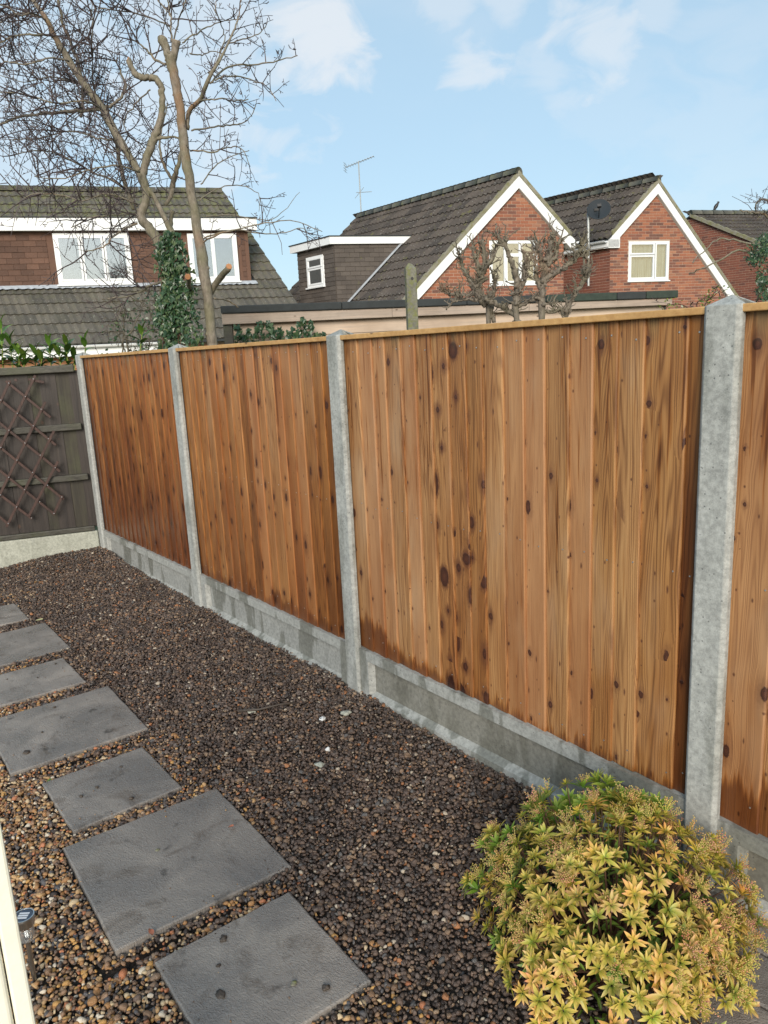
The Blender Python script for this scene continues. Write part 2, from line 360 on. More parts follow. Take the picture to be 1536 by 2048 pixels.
M['post'] = concrete('grey_post_concrete', (0.56, 0.57, 0.54), (0.31, 0.315, 0.30), 0.5, 0.5, 0.62, 1.5)
M['gboard'] = concrete('gravel_board_concrete', (0.46, 0.465, 0.44), (0.30, 0.305, 0.285), 0.8, 0.50, 0.56, 0.8, 0.7)
M['gboard_f'] = concrete('recessed_concrete', (0.42, 0.425, 0.405), (0.27, 0.275, 0.26), 0.8, 0.50, 0.56, 0.8, 0.6)
M['gboard_w'] = concrete('damp_concrete', (0.30, 0.29, 0.255), (0.20, 0.195, 0.165), 0.4, 0.50, 0.56, 0.8, 0.6)
M['gboard_old'] = concrete('old_aggregate_concrete', (0.56, 0.57, 0.49), (0.34, 0.35, 0.29), 0.2, 0.55, 0.6, 1.6)
M['lichen_post'] = concrete('lichened_post_concrete', (0.27, 0.26, 0.21), (0.13, 0.13, 0.10), 0.2, 0.55, 0.6, 1.5, 0.9, 0.75)

def slab_mat():
    t = MT('riven_paving', 0.4, 0.4)
    P = t.pos(); oi = t.new('ObjectInfo'); rnd = oi.outputs['Random']
    s = t.sep(P)
    an = 0.95
    ru = t.math('ADD', t.math('MULTIPLY', s[0], math.cos(an)), t.math('MULTIPLY', s[1], math.sin(an)))
    rv = t.math('SUBTRACT', t.math('MULTIPLY', s[1], math.cos(an)), t.math('MULTIPLY', s[0], math.sin(an)))
    a = t.noise(P, 3.2, 5, 0.6, 0.6)
    riv = t.noise(t.comb(t.math('MULTIPLY', ru, 1.8), t.math('MULTIPLY', rv, 1.0), 0), 60, 4, 0.6, 1.5)
    fine = t.noise(P, 260, 3, 0.6)
    mud = t.noise(P, 6.5, 6, 0.65, 0.8)
    base = t.ramp(a, [(0.32, (0.145, 0.138, 0.133)), (0.50, (0.255, 0.228, 0.205)), (0.66, (0.37, 0.325, 0.282))])
    base = t.mix(t.mapr(rnd, 0, 1, 0, 0.35), base, (0.12, 0.108, 0.098))
    base = t.mix(t.mapr(riv, 0.35, 0.7, 0, 0.3), base, (0.22, 0.215, 0.21))
    base = t.mix(t.mapr(mud, 0.54, 0.70, 0, 0.7), base, (0.085, 0.064, 0.047))
    base = t.mix(t.mapr(fine, 0.5, 0.7, 0, 0.6), base, (0.26, 0.255, 0.25))
    dark = t.noise(P, 13, 3, 0.5)
    base = t.mix(t.mapr(dark, 0.64, 0.74, 0, 0.7), base, (0.026, 0.024, 0.022))
    h = t.math('ADD', t.math('MULTIPLY', riv, 0.8), t.math('MULTIPLY', fine, 0.25))
    rough = t.mapr(a, 0.40, 0.60, 0.16, 0.55)
    return t.done(base, rough, t.bump(h, 0.9, 0.007))
M['slab'] = slab_mat()

def pebble_mat():
    t = MT('wet_pebble', 0.35, 0.5)
    oi = t.new('ObjectInfo'); rnd = oi.outputs['Random']; loc = oi.outputs['Location']
    s = t.sep(loc)
    # strip of pale shingle on the left of the slabs, earth-stained pebbles elsewhere
    # side: signed distance across the stepping stones (positive towards the fence)
    side = t.math('ADD', t.math('MULTIPLY', s[0], 0.791), t.math('MULTIPLY', s[1], 0.612))
    pn = t.noise(loc, 1.7, 3, 0.6)
    pale = t.mapr(t.math('ADD', side, t.math('MULTIPLY', t.math('SUBTRACT', pn, 0.5), 1.6)), 0.42, 1.12, 0.85, 0)
    r2 = t.math('FRACT', t.math('MULTIPLY', rnd, 7.31)); r3 = t.math('FRACT', t.math('MULTIPLY', rnd, 23.7))
    brown = t.ramp(rnd, [(0.0, (0.050, 0.036, 0.030)), (0.20, (0.105, 0.073, 0.058)), (0.42, (0.160, 0.110, 0.084)), (0.60, (0.140, 0.108, 0.092)), (0.76, (0.24, 0.160, 0.105)), (0.86, (0.115, 0.110, 0.108)), (0.91, (0.33, 0.23, 0.15)), (0.95, (0.38, 0.17, 0.075)), (0.975, (0.50, 0.43, 0.34))], 'CONSTANT')
    tan = t.ramp(rnd, [(0.0, (0.40, 0.21, 0.085)), (0.16, (0.52, 0.33, 0.16)), (0.30, (0.22, 0.135, 0.08)), (0.44, (0.62, 0.48, 0.30)), (0.56, (0.10, 0.095, 0.10)), (0.66, (0.31, 0.19, 0.115)), (0.80, (0.46, 0.18, 0.085)), (0.87, (0.70, 0.62, 0.50)), (0.94, (0.55, 0.31, 0.10))], 'CONSTANT')
    base = t.mix(t.math('LESS_THAN', r2, pale), brown, tan)
    tx = t.noise(t.obj(), 2.2, 4, 0.7)
    base = t.mix(t.mapr(tx, 0.35, 0.75, 0.0, 0.55), base, t.mix(1, base, (0.5, 0.46, 0.42), 'MULTIPLY'))
    base = t.mix(t.math('MULTIPLY', t.mapr(t.noise(loc, 9.0, 4, 0.6), 0.44, 0.68, 0, 0.55), t.mapr(pale, 0, 0.8, 1, 0.25)), base, t.mix(0.5, t.mix(1, base, (0.42, 0.36, 0.32), 'MULTIPLY'), (0.06, 0.045, 0.038)))
    lp = t.noise(loc, 4.5, 3, 0.6)
    base = t.mix(t.math('MULTIPLY', t.mapr(lp, 0.45, 0.68, 0.0, 0.40), t.mapr(pale, 0, 0.8, 1, 0.4)), base, t.mix(1, base, (0.52, 0.48, 0.46), 'MULTIPLY'))
    return t.done(base, t.mapr(r3, 0, 1, 0.22, 0.55), t.bump(t.noise(t.obj(), 5, 4, 0.7), 0.35, 0.05))
M['pebble'] = pebble_mat()
def soil():
    t = MT('wet_soil', 0.6)
    n = t.noise(t.pos(), 60, 6, 0.7)
    return t.done(t.ramp(n, [(0.3, (0.013, 0.010, 0.008)), (0.7, (0.045, 0.033, 0.026))]), None, t.bump(n, 0.8, 0.01))
M['soil'] = soil()
def lawn():
    t = MT('lawn_turf', 0.9); n = t.noise(t.pos(), 3, 6, 0.7)
    return t.done(t.ramp(n, [(0.3, (0.03, 0.05, 0.015)), (0.7, (0.06, 0.09, 0.03))]))
M['lawn'] = lawn()

def tile_mat(name, dark, light, moss, mosscol=(0.14, 0.14, 0.035), zlo=None, zhi=None, lich=0.6):
    t = MT(name, 0.85)
    P = t.pos(); r = t.math('FRACT', t.math('ADD', t.rnd(), t.attr('rnd')))
    n = t.noise(P, 2.2, 5, 0.65); f = t.noise(P, 26, 5, 0.7)
    col = t.mix(t.mapr(r, 0, 1), dark, light)
    col = t.mix(t.mapr(n, 0.35, 0.7, 0, 0.5), col, t.mix(1, col, (0.55, 0.55, 0.55), 'MULTIPLY'))
    l_ = t.noise(P, 34, 3, 0.6)
    col = t.mix(t.mapr(l_, 0.62, 0.70, 0, lich), col, (0.30, 0.31, 0.28))
    mm = t.mapr(t.noise(P, 6, 5, 0.7), 0.62 - moss * 0.3, 0.78 - moss * 0.3, 0, 1, True)
    if zlo is not None: mm = t.math('MULTIPLY', mm, t.mapr(t.sep(P)[2], zlo, zhi, 0.12, 1))
    col = t.mix(t.math('MULTIPLY', mm, 0.85), col, mosscol)
    return t.done(col, None, t.bump(f, 0.5, 0.01))
M['tile_l'] = tile_mat('mossy_roof_tile', (0.075, 0.070, 0.060), (0.125, 0.112, 0.092), 0.55, (0.125, 0.13, 0.055), 3.0, 5.6, 0.8)
M['tile_m'] = tile_mat('brown_roof_tile', (0.044, 0.037, 0.033), (0.088, 0.072, 0.061), 0.15, lich=0.7)
M['ridge_tile'] = tile_mat('mossy_ridge_tile', (0.10, 0.10, 0.085), (0.15, 0.145, 0.12), 0.4, (0.14, 0.145, 0.075))
M['verge'] = tile_mat('verge_mortar', (0.21, 0.20, 0.15), (0.28, 0.26, 0.2), 0.6, (0.17, 0.165, 0.07))
M['hung_l'] = tile_mat('red_brown_hung_tile', (0.095, 0.050, 0.034), (0.155, 0.082, 0.055), -0.2, lich=0.15)
M['hung_m'] = tile_mat('grey_brown_hung_tile', (0.078, 0.064, 0.055), (0.115, 0.096, 0.082), 0.0, lich=0.1)
def brick_mat(name, stops):
    t = MT(name, 0.9)
    P = t.pos(); r = t.math('FRACT', t.math('ADD', t.rnd(), t.attr('rnd')))
    col = t.ramp(r, stops)
    n = t.noise(P, 4, 5, 0.7); f = t.noise(P, 60, 4, 0.7)
    col = t.mix(t.mapr(n, 0.35, 0.7, 0, 0.35), col, t.mix(1, col, (0.6, 0.55, 0.52), 'MULTIPLY'))
    col = t.mix(t.mapr(f, 0.45, 0.7, 0, 0.5), col, t.mix(1, col, (0.62, 0.58, 0.55), 'MULTIPLY'))
    return t.done(col, None, t.bump(f, 0.5, 0.006))
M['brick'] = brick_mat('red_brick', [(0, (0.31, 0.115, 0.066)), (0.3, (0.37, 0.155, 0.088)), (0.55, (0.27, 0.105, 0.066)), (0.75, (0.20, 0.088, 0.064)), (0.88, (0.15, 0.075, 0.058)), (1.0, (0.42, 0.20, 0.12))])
M['brick_b'] = brick_mat('brown_shaded_brick', [(0, (0.19, 0.07, 0.045)), (0.5, (0.25, 0.088, 0.055)), (1.0, (0.13, 0.052, 0.04))])  # also carries the painted shade of the right house's side wall
M['brick_o'] = brick_mat('orange_brick', [(0, (0.50, 0.22, 0.10)), (0.5, (0.55, 0.28, 0.14)), (1.0, (0.40, 0.17, 0.08))])
def simple(name, col, rough=0.5, spec=0.5, metal=0.0, nz=0.0, nscale=20):
    t = MT(name, rough, spec); t.b.inputs['Metallic'].default_value = metal
    if nz:
        n = t.noise(t.pos(), nscale, 5, 0.65)
        c = t.mix(t.mapr(n, 0.35, 0.7, 0, nz), col, tuple(x * 0.45 for x in col))
        return t.done(c, None, t.bump(n, 0.3, 0.004))
    return t.done(col)
M['mortar'] = simple('mortar', (0.50, 0.38, 0.30), 0.95, nz=0.3)
M['upvc'] = simple('white_plastic', (0.80, 0.82, 0.83), 0.35, nz=0.12, nscale=3)
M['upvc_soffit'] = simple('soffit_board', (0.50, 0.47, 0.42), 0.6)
M['lead'] = simple('lead_flashing', (0.42, 0.45, 0.49), 0.5, nz=0.4, nscale=12)
M['felt'] = simple('roofing_felt', (0.030, 0.036, 0.038), 0.8, nz=0.6, nscale=9)
M['felt_moss'] = simple('mossy_roofing_felt', (0.035, 0.052, 0.040), 0.85, nz=0.7, nscale=18)
M['nail'] = simple('galvanised_nail', (0.55, 0.56, 0.57), 0.4, 0.5, 0.8)
M['steel'] = simple('brushed_steel', (0.62, 0.62, 0.61), 0.28, 0.5, 1.0, 0.15, 40)
M['galv'] = simple('galvanised_tube', (0.50, 0.52, 0.52), 0.45, 0.5, 0.6, 0.3)
M['dish'] = simple('dark_dish_paint', (0.030, 0.038, 0.046), 0.6, 0.15, nz=0.2, nscale=2)
M['black'] = simple('black_plastic', (0.015, 0.015, 0.016), 0.45)
M['crow'] = simple('black_feathers', (0.010, 0.010, 0.012), 0.45)
M['cream'] = simple('cream_paint', (0.90, 0.87, 0.74), 0.45, nz=0.12, nscale=26)
M['curtain'] = None
def curtain():
    t = MT('net_curtain', 0.9); s = t.sep(t.pos())
    n = t.noise(t.comb(t.math('MULTIPLY', s[0], 38), t.math('MULTIPLY', s[1], 38), t.math('MULTIPLY', s[2], 1.2)), 1, 3)
    return t.done(t.ramp(n, [(0.3, (0.20, 0.21, 0.20)), (0.7, (0.62, 0.64, 0.62))]))
M['curtain'] = curtain()
def glass(name, tint=(0.9, 0.95, 0.95), alpha=0.35):
    t = MT(name, 0.02, 1.0)
    out = t.n['Material Output']
    tr = t.new('BsdfTransparent'); tr.inputs[0].default_value = (*tint, 1)
    gl = t.new('BsdfGlossy'); gl.inputs['Roughness'].default_value = 0.02
    mx = t.new('MixShader'); lw = t.new('LayerWeight'); lw.inputs[0].default_value = alpha
    t.l.new(t.math('MAXIMUM', lw.outputs['Fresnel'], alpha), mx.inputs[0])
    t.l.new(tr.outputs[0], mx.inputs[1]); t.l.new(gl.outputs[0], mx.inputs[2]); t.l.new(mx.outputs[0], out.inputs[0])
    return t.m
M['pane'] = glass('window_glass', alpha=0.30)
M['pane_refl'] = glass('reflective_window_glass', alpha=0.5)
def clear_plastic():
    t = MT('clear_ribbed_plastic', 0.1); t.b.inputs['Transmission Weight'].default_value = 0.9; t.b.inputs['IOR'].default_value = 1.3
    return t.done((0.85, 0.88, 0.9))
M['clear'] = clear_plastic()
M['solar'] = simple('solar_cell', (0.02, 0.03, 0.055), 0.12, 0.8)
M['solar_line'] = simple('solar_cell_strip', (0.55, 0.58, 0.62), 0.3)

def bark(name, c1, c2, green=0.3, sc=1.0):
    t = MT(name, 0.85); P = t.pos(); s = t.sep(P)
    n = t.noise(t.comb(s[0], s[1], t.math('MULTIPLY', s[2], 0.45)), 40 * sc, 6, 0.65)
    b = t.noise(P, 5, 4, 0.6)
    col = t.ramp(n, [(0.3, c1), (0.7, c2)])
    col = t.mix(t.mapr(b, 0.4, 0.65, 0, green), col, (0.12, 0.125, 0.05))
    o = t.noise(P, 2.6, 3, 0.5)
    col = t.mix(t.mapr(o, 0.60, 0.72, 0, 0.5), col, (0.26, 0.13, 0.06))
    return t.done(col, None, t.bump(n, 0.7, 0.01))
M['bark'] = bark('grey_bark', (0.115, 0.095, 0.072), (0.29, 0.25, 0.20), 0.45)
M['bark_p'] = bark('knobbly_bark', (0.085, 0.070, 0.055), (0.23, 0.195, 0.155), 0.3)
M['twig'] = simple('purple_brown_twig', (0.085, 0.062, 0.062), 0.7, nz=0.5, nscale=30)
M['twig_b'] = simple('olive_brown_twig', (0.115, 0.095, 0.060), 0.7, nz=0.5, nscale=30)
M['cut'] = simple('sawn_wood', (0.42, 0.20, 0.09), 0.8, nz=0.3, nscale=60)
M['cut_p'] = simple('pale_sawn_wood', (0.36, 0.27, 0.18), 0.8, nz=0.3, nscale=60)
def leafmat(name, stops, rough=0.4, obcol=False, trans=0.25):
    t = MT(name, rough)
    f = t.attr('rnd')
    rnd = t.new('ObjectInfo').outputs['Random']
    col = t.ramp(f, stops)
    n = t.noise(t.pos(), 30, 3, 0.6)
    col = t.mix(t.mapr(n, 0.3, 0.7, 0, 0.35), col, t.mix(1, col, (0.6, 0.62, 0.5), 'MULTIPLY'))
    if obcol:
        oc = t.new('ObjectInfo').outputs['Color']
        col = t.mix(1.0, col, oc, 'MULTIPLY')
    t.b.inputs['Subsurface Weight'].default_value = 0.0
    out = t.n['Material Output']
    t.done(col)
    tl = t.new('BsdfTranslucent'); t.l.new(col, tl.inputs[0]); mx = t.new('MixShader'); mx.inputs[0].default_value = trans
    t.l.new(t.b.outputs[0], mx.inputs[1]); t.l.new(tl.outputs[0], mx.inputs[2]); t.l.new(mx.outputs[0], out.inputs[0])
    return t.m
M['pieris'] = leafmat('shrub_leaf', [(0.0, (0.20, 0.28, 0.04)), (0.3, (0.52, 0.45, 0.08)), (0.65, (0.72, 0.50, 0.14)), (1.0, (0.80, 0.42, 0.22))], 0.45, True)
M['pieris_g'] = leafmat('green_shrub_leaf', [(0.0, (0.12, 0.22, 0.03)), (0.5, (0.20, 0.30, 0.05)), (1.0, (0.42, 0.42, 0.12))], 0.42, True)
M['bud'] = leafmat('flower_bud', [(0.0, (0.40, 0.40, 0.10)), (0.5, (0.68, 0.50, 0.20)), (1.0, (0.75, 0.33, 0.26))], 0.5, True, 0.1)
M['ivy'] = leafmat('ivy_leaf', [(0.0, (0.018, 0.048, 0.020)), (0.6, (0.042, 0.092, 0.042)), (1.0, (0.11, 0.15, 0.065))], 0.3, False, 0.1)
M['laurel'] = leafmat('laurel_leaf', [(0.0, (0.045, 0.11, 0.02)), (0.5, (0.09, 0.17, 0.035)), (1.0, (0.26, 0.33, 0.05))], 0.25, True, 0.2)
M['stem'] = simple('shrub_stem', (0.10, 0.05, 0.028), 0.7, nz=0.4)
M['stem_g'] = simple('green_stem', (0.24, 0.30, 0.07), 0.5)
M['white_stone'] = simple('white_stone', (0.72, 0.74, 0.74), 0.6, nz=0.25, nscale=40)
M['clod'] = simple('mud', (0.070, 0.054, 0.042), 0.6, nz=0.5, nscale=50)
M['dead_leaf'] = simple('fallen_leaf', (0.32, 0.11, 0.06), 0.5)
M['pale_leaf'] = simple('pale_fallen_leaf', (0.42, 0.42, 0.22), 0.5)

# ================================================================== GROUND
TH = -0.9123; UX = V3(math.cos(TH), math.sin(TH), 0); NX = V3(-math.sin(TH), math.cos(TH), 0); FA = V3(0.9491, 2.0027, 0)
def fp(s, dep, z): return FA + s * UX + dep * NX + z * ZZ
DK = V3(-.945, -.327, 0); DP1 = V3(-2.557, 6.535, 0)      # old dark fence: direction away from the corner, start
DN = nrm(np.cross(DK, ZZ))                               # away from camera
if DN[1] < 0: DN = -DN
GV = V3(math.sin(math.radians(73.5)), math.cos(math.radians(73.5)), 0)   # along the neighbours' gables
RV = V3(-.612, .791, 0)                                                   # along their ridges

def sstep(x, a, b):
    t = np.clip((np.asarray(x, float) - a) / (b - a), 0, 1); return t * t * (3 - 2 * t)
_wv = rng.uniform(0, 6.28, 8)
def gz(x, y):
    """height of the pebble surface"""
    x = np.asarray(x, float); y = np.asarray(y, float)
    s = (x - FA[0]) * UX[0] + (y - FA[1]) * UX[1]; dep = -((x - FA[0]) * NX[0] + (y - FA[1]) * NX[1])
    dd = -((x - DP1[0]) * DN[0] + (y - DP1[1]) * DN[1]); al = (x - DP1[0]) * DK[0] + (y - DP1[1]) * DK[1]
    z = -0.012 + 0.056 * np.exp(-(dep / 0.5) ** 2) * (0.55 + 0.45 * sstep(-s, 0.6, 2.2))
    z = z + 0.065 * np.exp(-(dd / 0.35) ** 2) * (1 - 0.6 * sstep(al, 0.3, 0.9)) 
    z = z + 0.008 * np.sin(3.1 * x + _wv[0]) * np.sin(2.7 * y + _wv[1]) + 0.006 * np.sin(7.3 * x + 3 * y + _wv[2]) + 0.004 * np.sin(13 * y - 6 * x + _wv[3])
    return z
# far ground sheet, and the garden bed as a finer sheet just above it
mb = MB(); mb.add([(-160, -60, -.09), (160, -60, -.09), (160, 240, -.09), (-160, 240, -.09)], [(0, 1, 2, 3)])
tag(mb.build('ground', M['lawn']), kind='structure')
nx, ny = 60, 80; xs = np.linspace(-5.2, 2.6, nx); ys = np.linspace(0.2, 7.6, ny)
X, Y = np.meshgrid(xs, ys); 
Sx = (X - FA[0]) * UX[0] + (Y - FA[1]) * UX[1]; Dp = (X - FA[0]) * NX[0] + (Y - FA[1]) * NX[1]; Dd = (X - DP1[0]) * DN[0] + (Y - DP1[1]) * DN[1]
Zs = gz(X, Y) - 0.013
Zs = np.where((Dp > 0.10) | (Dd > 0.12), -0.03, Zs)
mb = MB(); mb.add(np.stack([X, Y, Zs], -1).reshape(-1, 3), [(j * nx + i, j * nx + i + 1, (j + 1) * nx + i + 1, (j + 1) * nx + i) for j in range(ny - 1) for i in range(nx - 1)])
tag(mb.build('garden_soil', M['soil'], smooth=True), kind='structure')

# stepping stones: centre, size along / across, angle (metres, degrees)
SLABS = []
def slab(cx, cy, L, W, ang, label, z=0.004, tilt=(0, 0)):
    t = 0.036
    m = MB(); nseg = 14
    r_ = random.Random(len(SLABS) + 5)
    # outline with a slightly uneven, chipped edge
    out = []
    for (x0, y0), (x1, y1) in zip([(-L/2, -W/2), (L/2, -W/2), (L/2, W/2), (-L/2, W/2)], [(L/2, -W/2), (L/2, W/2), (-L/2, W/2), (-L/2, -W/2)]):
        for k in range(nseg):
            f = k / nseg
            j = 0.0 if k == 0 else 0.0018
            out.append((x0 + (x1 - x0) * f + r_.uniform(-j, j), y0 + (y1 - y0) * f + r_.uniform(-j, j)))
    n = len(out)
    inn = [(x * (1 - .005 / (L/2)), y * (1 - .005 / (W/2))) for x, y in out]
    vs = [(x, y, -t) for x, y in out] + [(x, y, -0.003) for x, y in out] + [(x, y, 0) for x, y in inn]
    fs = [(i, (i+1) % n, n + (i+1) % n, n + i) for i in range(n)] + [(n + i, n + (i+1) % n, 2*n + (i+1) % n, 2*n + i) for i in range(n)] + [tuple(range(2*n, 3*n))]
    m.add(vs, fs)
    o = m.build('stepping_stone', M['slab'], None, (cx, cy, z))
    o.rotation_euler = (tilt[0], tilt[1], math.radians(ang))
    tag(o, label, 'stepping stone', 'stepping stones across the pebbles')
    SLABS.append((cx, cy, L, W, math.radians(ang), z))
    return o
def quad(a, b, c, d):
    P = np.array([at_ground(*p) for p in (a, b, c, d)]); return P
def at_ground(px, py, z=0.0):
    d = ray(px, py); return (CAMP + d * (z - CAM_H) / d[2])[:2]
slab(-0.412, 1.800, .445, .450, 36.5, 'square slate grey stepping stone nearest the camera, cropped by the bottom edge', .006, (0.01, 0))
slab(-0.792, 2.315, .590, .610, 35.8, 'largest looking stepping stone with blue wet sheen and a red leaf on its near edge', .008, (0, .01))
slab(-1.178, 2.795, .430, .425, 38.0, 'small stepping stone with three pebbles on it, left of the biggest one', .004, (.008, 0))
slab(-1.592, 3.345, .600, .615, 36.0, 'large stepping stone with a black clod by its lower left corner')
slab(-1.990, 3.890, .440, .445, 37.0, 'small stepping stone fifth from the camera, cut by the left edge of the picture')
slab(-2.390, 4.420, .600, .600, 37.0, 'dull brownish stepping stone second from the dark fence, partly out of frame')
slab(-2.800, 4.990, .440, .450, 37.0, 'farthest stepping stone, a brown wedge at the left edge')

# patio slabs under and beside the shrub
pj = [((0.93, 1.99), .44), ((0.93, 1.60), .5)]
def patio(cx, cy, L, W, ang, label):
    m = MB(); m.box((-L/2, -W/2, -.05), (L/2, W/2, 0))
    o = m.build('paving_slab', M['slab'], None, (cx, cy, 0.016)); o.rotation_euler = (0, 0, math.radians(ang)); bevel(o, .006, 2)
    tag(o, label, 'paving slab', 'patio slabs beside the golden shrub')
PA = math.degrees(TH)
for (k, w, j, lab) in ((0, .40, 0, 'patio slab between the shrub and the concrete gravel board'), (1, .44, 0, 'patio slab at the right edge with a dark open joint on its near side'), (2, .44, 0, 'brownish patio slab in the bottom right corner of the picture')):
    base = V3(0.985, 1.765, 0)
    c = base + UX * (-0.30 + 0.212) * 0 + np.array([0, 0, 0])
    off = {0: .215, 1: -.075, 2: -.375}[k]
    d1 = nrm(V3(.66, -.75, 0)); d2 = nrm(V3(.75, .66, 0))
    # joints run roughly away from the fence towards lower right
    c = V3(0.98, 1.77, 0) + d1 * 0.10 + d2 * ({0: .17, 1: -.085, 2: -.31}[k])
    W_ = {0: .33, 1: .165, 2: .27}[k]
    patio(c[0], c[1], .62, W_, math.degrees(math.atan2(d1[1], d1[0])), lab)

# ---- pebbles: tens of thousands, instanced on scattered points
def pebbles():
    protos = bpy.data.collections.new('pebble_shapes')
    for k in range(12):
        bm = bmesh.new(); bmesh.ops.create_icosphere(bm, subdivisions=2, radius=1.0)
        r_ = random.Random(k)
        ax = [r_.uniform(.75, 1.15), r_.uniform(.6, .95), r_.uniform(.42, .68)]
        ph = [r_.uniform(0, 6.28) for _ in range(6)]; am = r_.uniform(.05, .13)
        for v in bm.verts:
            q = v.co.copy()
            f = 1 + am * math.sin(2.3 * q.x + ph[0]) * math.cos(2.1 * q.y + ph[1]) + am * .7 * math.sin(3.7 * q.z + ph[2] + q.x * 2) + am * .4 * math.sin(5 * q.y + ph[3])
            if k in (2, 5): f *= 1 - .25 * max(0, q.x * math.cos(ph[4]) + q.y * math.sin(ph[4]) - .55)
            v.co = Vector((q.x * ax[0] * f, q.y * ax[1] * f, q.z * ax[2] * f))
        for _ in range(r_.randrange(3, 7)):      # broken faces
            nn = Vector((r_.gauss(0, 1), r_.gauss(0, 1), r_.gauss(0, .8))).normalized(); lim = r_.uniform(.38, .68) * max(v.co.dot(nn) for v in bm.verts) + .05
            for v in bm.verts:
                e_ = v.co.dot(nn) - lim
                if e_ > 0: v.co -= nn * e_ * .85
        me = bpy.data.meshes.new('pebble_shape'); bm.to_mesh(me); bm.free()
        me.polygons.foreach_set('use_smooth', [True] * len(me.polygons)); me.materials.append(M['pebble'])
        o = bpy.data.objects.new('pebble_shape', me); protos.objects.link(o)
    sp_ = 0.0116
    gx, gy = np.meshgrid(np.arange(-4.6, 1.6, sp_), np.arange(1.1, 7.3, sp_ * .9))
    gx = gx.ravel() + rng.uniform(-.5, .5, gx.size) * sp_; gy = gy.ravel() + rng.uniform(-.5, .5, gy.size) * sp_
    dep = (gx - FA[0]) * NX[0] + (gy - FA[1]) * NX[1]; dd = (gx - DP1[0]) * DN[0] + (gy - DP1[1]) * DN[1]
    k = (dep < 0.03) & (dd < 0.02)
    # frustum with a margin
    dx, dy, dz = gx, gy, -CAM_H
    Yc = dy * cp - dz * sp; Zc = dy * sp + dz * cp
    u = F_PX * dx / Yc; v = -F_PX * Zc / Yc
    ix, iy = 768 + u * cr - v * sr, 1024 + u * sr + v * cr
    k &= (ix > -260) & (ix < 1750) & (iy < 2330)
    # patio side
    q = (gx - .98) * .66 - (gy - 1.77) * .75; q2 = (gx - .98) * .75 + (gy - 1.77) * .66
    k &= ~((q > -.20) & (q2 > -.46) & (q2 < .35))
    gx, gy, ix, iy = gx[k], gy[k], ix[k], iy[k]
    z = gz(gx, gy) + rng.uniform(-.007, .006, gx.size)
    size = np.clip(rng.lognormal(math.log(.0079), .32, gx.size), .0040, .018)
    keep = np.ones(gx.size, bool)
    for cx, cy, L, W, a, zz_ in SLABS:
        lx = (gx - cx) * math.cos(a) + (gy - cy) * math.sin(a); ly = -(gx - cx) * math.sin(a) + (gy - cy) * math.cos(a)
        ex = np.maximum(np.abs(lx) - L / 2, np.abs(ly) - W / 2)
        inside = ex < size * 0.55
        # a few lie over the edge
        keep &= ~inside
        near = (ex < .05) & ~inside
        z = np.where(near, np.clip(z, zz_ - .014, zz_ - .004) + rng.uniform(-.003, .004, gx.size), z)
    gx, gy, z, size = gx[keep], gy[keep], z[keep], size[keep]
    ex_, ey_, ez_, es_ = [], [], [], []
    for cx, cy, L, W, a, zz_ in SLABS:
        for _ in range(70):
            if rng.random() < .7:      # mostly near the edges
                t_ = rng.uniform(-.5, .5); e1 = rng.choice([-1, 1]) * (.5 - abs(rng.normal(0, .035))); lx, ly = ((t_ * L, e1 * W) if rng.random() < .5 else (e1 * L, t_ * W))
            else: lx, ly = rng.uniform(-.45, .45) * L, rng.uniform(-.45, .45) * W
            s_ = abs(rng.normal(.0012, .0012)) + .0008; ex_.append(cx + lx * math.cos(a) - ly * math.sin(a)); ey_.append(cy + lx * math.sin(a) + ly * math.cos(a)); ez_.append(zz_ + s_ * .4); es_.append(s_)
    gx = np.concatenate([gx, ex_]); gy = np.concatenate([gy, ey_]); z = np.concatenate([z, ez_]); size = np.concatenate([size, es_])
    n = gx.size
    me = bpy.data.meshes.new('gravel')
    me.vertices.add(n); me.vertices.foreach_set('co', np.stack([gx, gy, z], -1).astype(np.float32).ravel())
    rot = np.stack([rng.normal(0, .33, n), rng.normal(0, .33, n), rng.uniform(0, 6.28, n)], -1).astype(np.float32)
    a = me.attributes.new('rot', 'FLOAT_VECTOR', 'POINT'); a.data.foreach_set('vector', rot.ravel())
    a = me.attributes.new('size', 'FLOAT', 'POINT'); a.data.foreach_set('value', size.astype(np.float32))
    o = bpy.data.objects.new('gravel', me); COL.objects.link(o); tag(o, 'wet brown and tan pebbles covering the garden bed', 'gravel', kind='stuff')
    ng = bpy.data.node_groups.new('scatter', 'GeometryNodeTree')
    ng.interface.new_socket('Geometry', in_out='INPUT', socket_type='NodeSocketGeometry'); ng.interface.new_socket('Geometry', in_out='OUTPUT', socket_type='NodeSocketGeometry')
    N, L = ng.nodes, ng.links
    gi, go = N.new('NodeGroupInput'), N.new('NodeGroupOutput')
    mp = N.new('GeometryNodeMeshToPoints'); ip = N.new('GeometryNodeInstanceOnPoints'); ci = N.new('GeometryNodeCollectionInfo')
    ci.inputs['Collection'].default_value = protos; ci.inputs['Separate Children'].default_value = True; ci.inputs['Reset Children'].default_value = True
    def na(name, typ):
        x = N.new('GeometryNodeInputNamedAttribute'); x.data_type = typ; x.inputs['Name'].default_value = name; return x.outputs[0]
    e2r = N.new('FunctionNodeEulerToRotation')
    L.new(gi.outputs[0], mp.inputs['Mesh']); L.new(mp.outputs[0], ip.inputs['Points']); L.new(ci.outputs[0], ip.inputs['Instance'])
    ip.inputs['Pick Instance'].default_value = True
    L.new(na('rot', 'FLOAT_VECTOR'), e2r.inputs[0]); L.new(e2r.outputs[0], ip.inputs['Rotation'])
    L.new(na('size', 'FLOAT'), ip.inputs['Scale'])
    L.new(ip.outputs[0], go.inputs[0])
    md = o.modifiers.new('scatter', 'NODES'); md.node_group = ng
    print('pebbles', n)
pebbles()

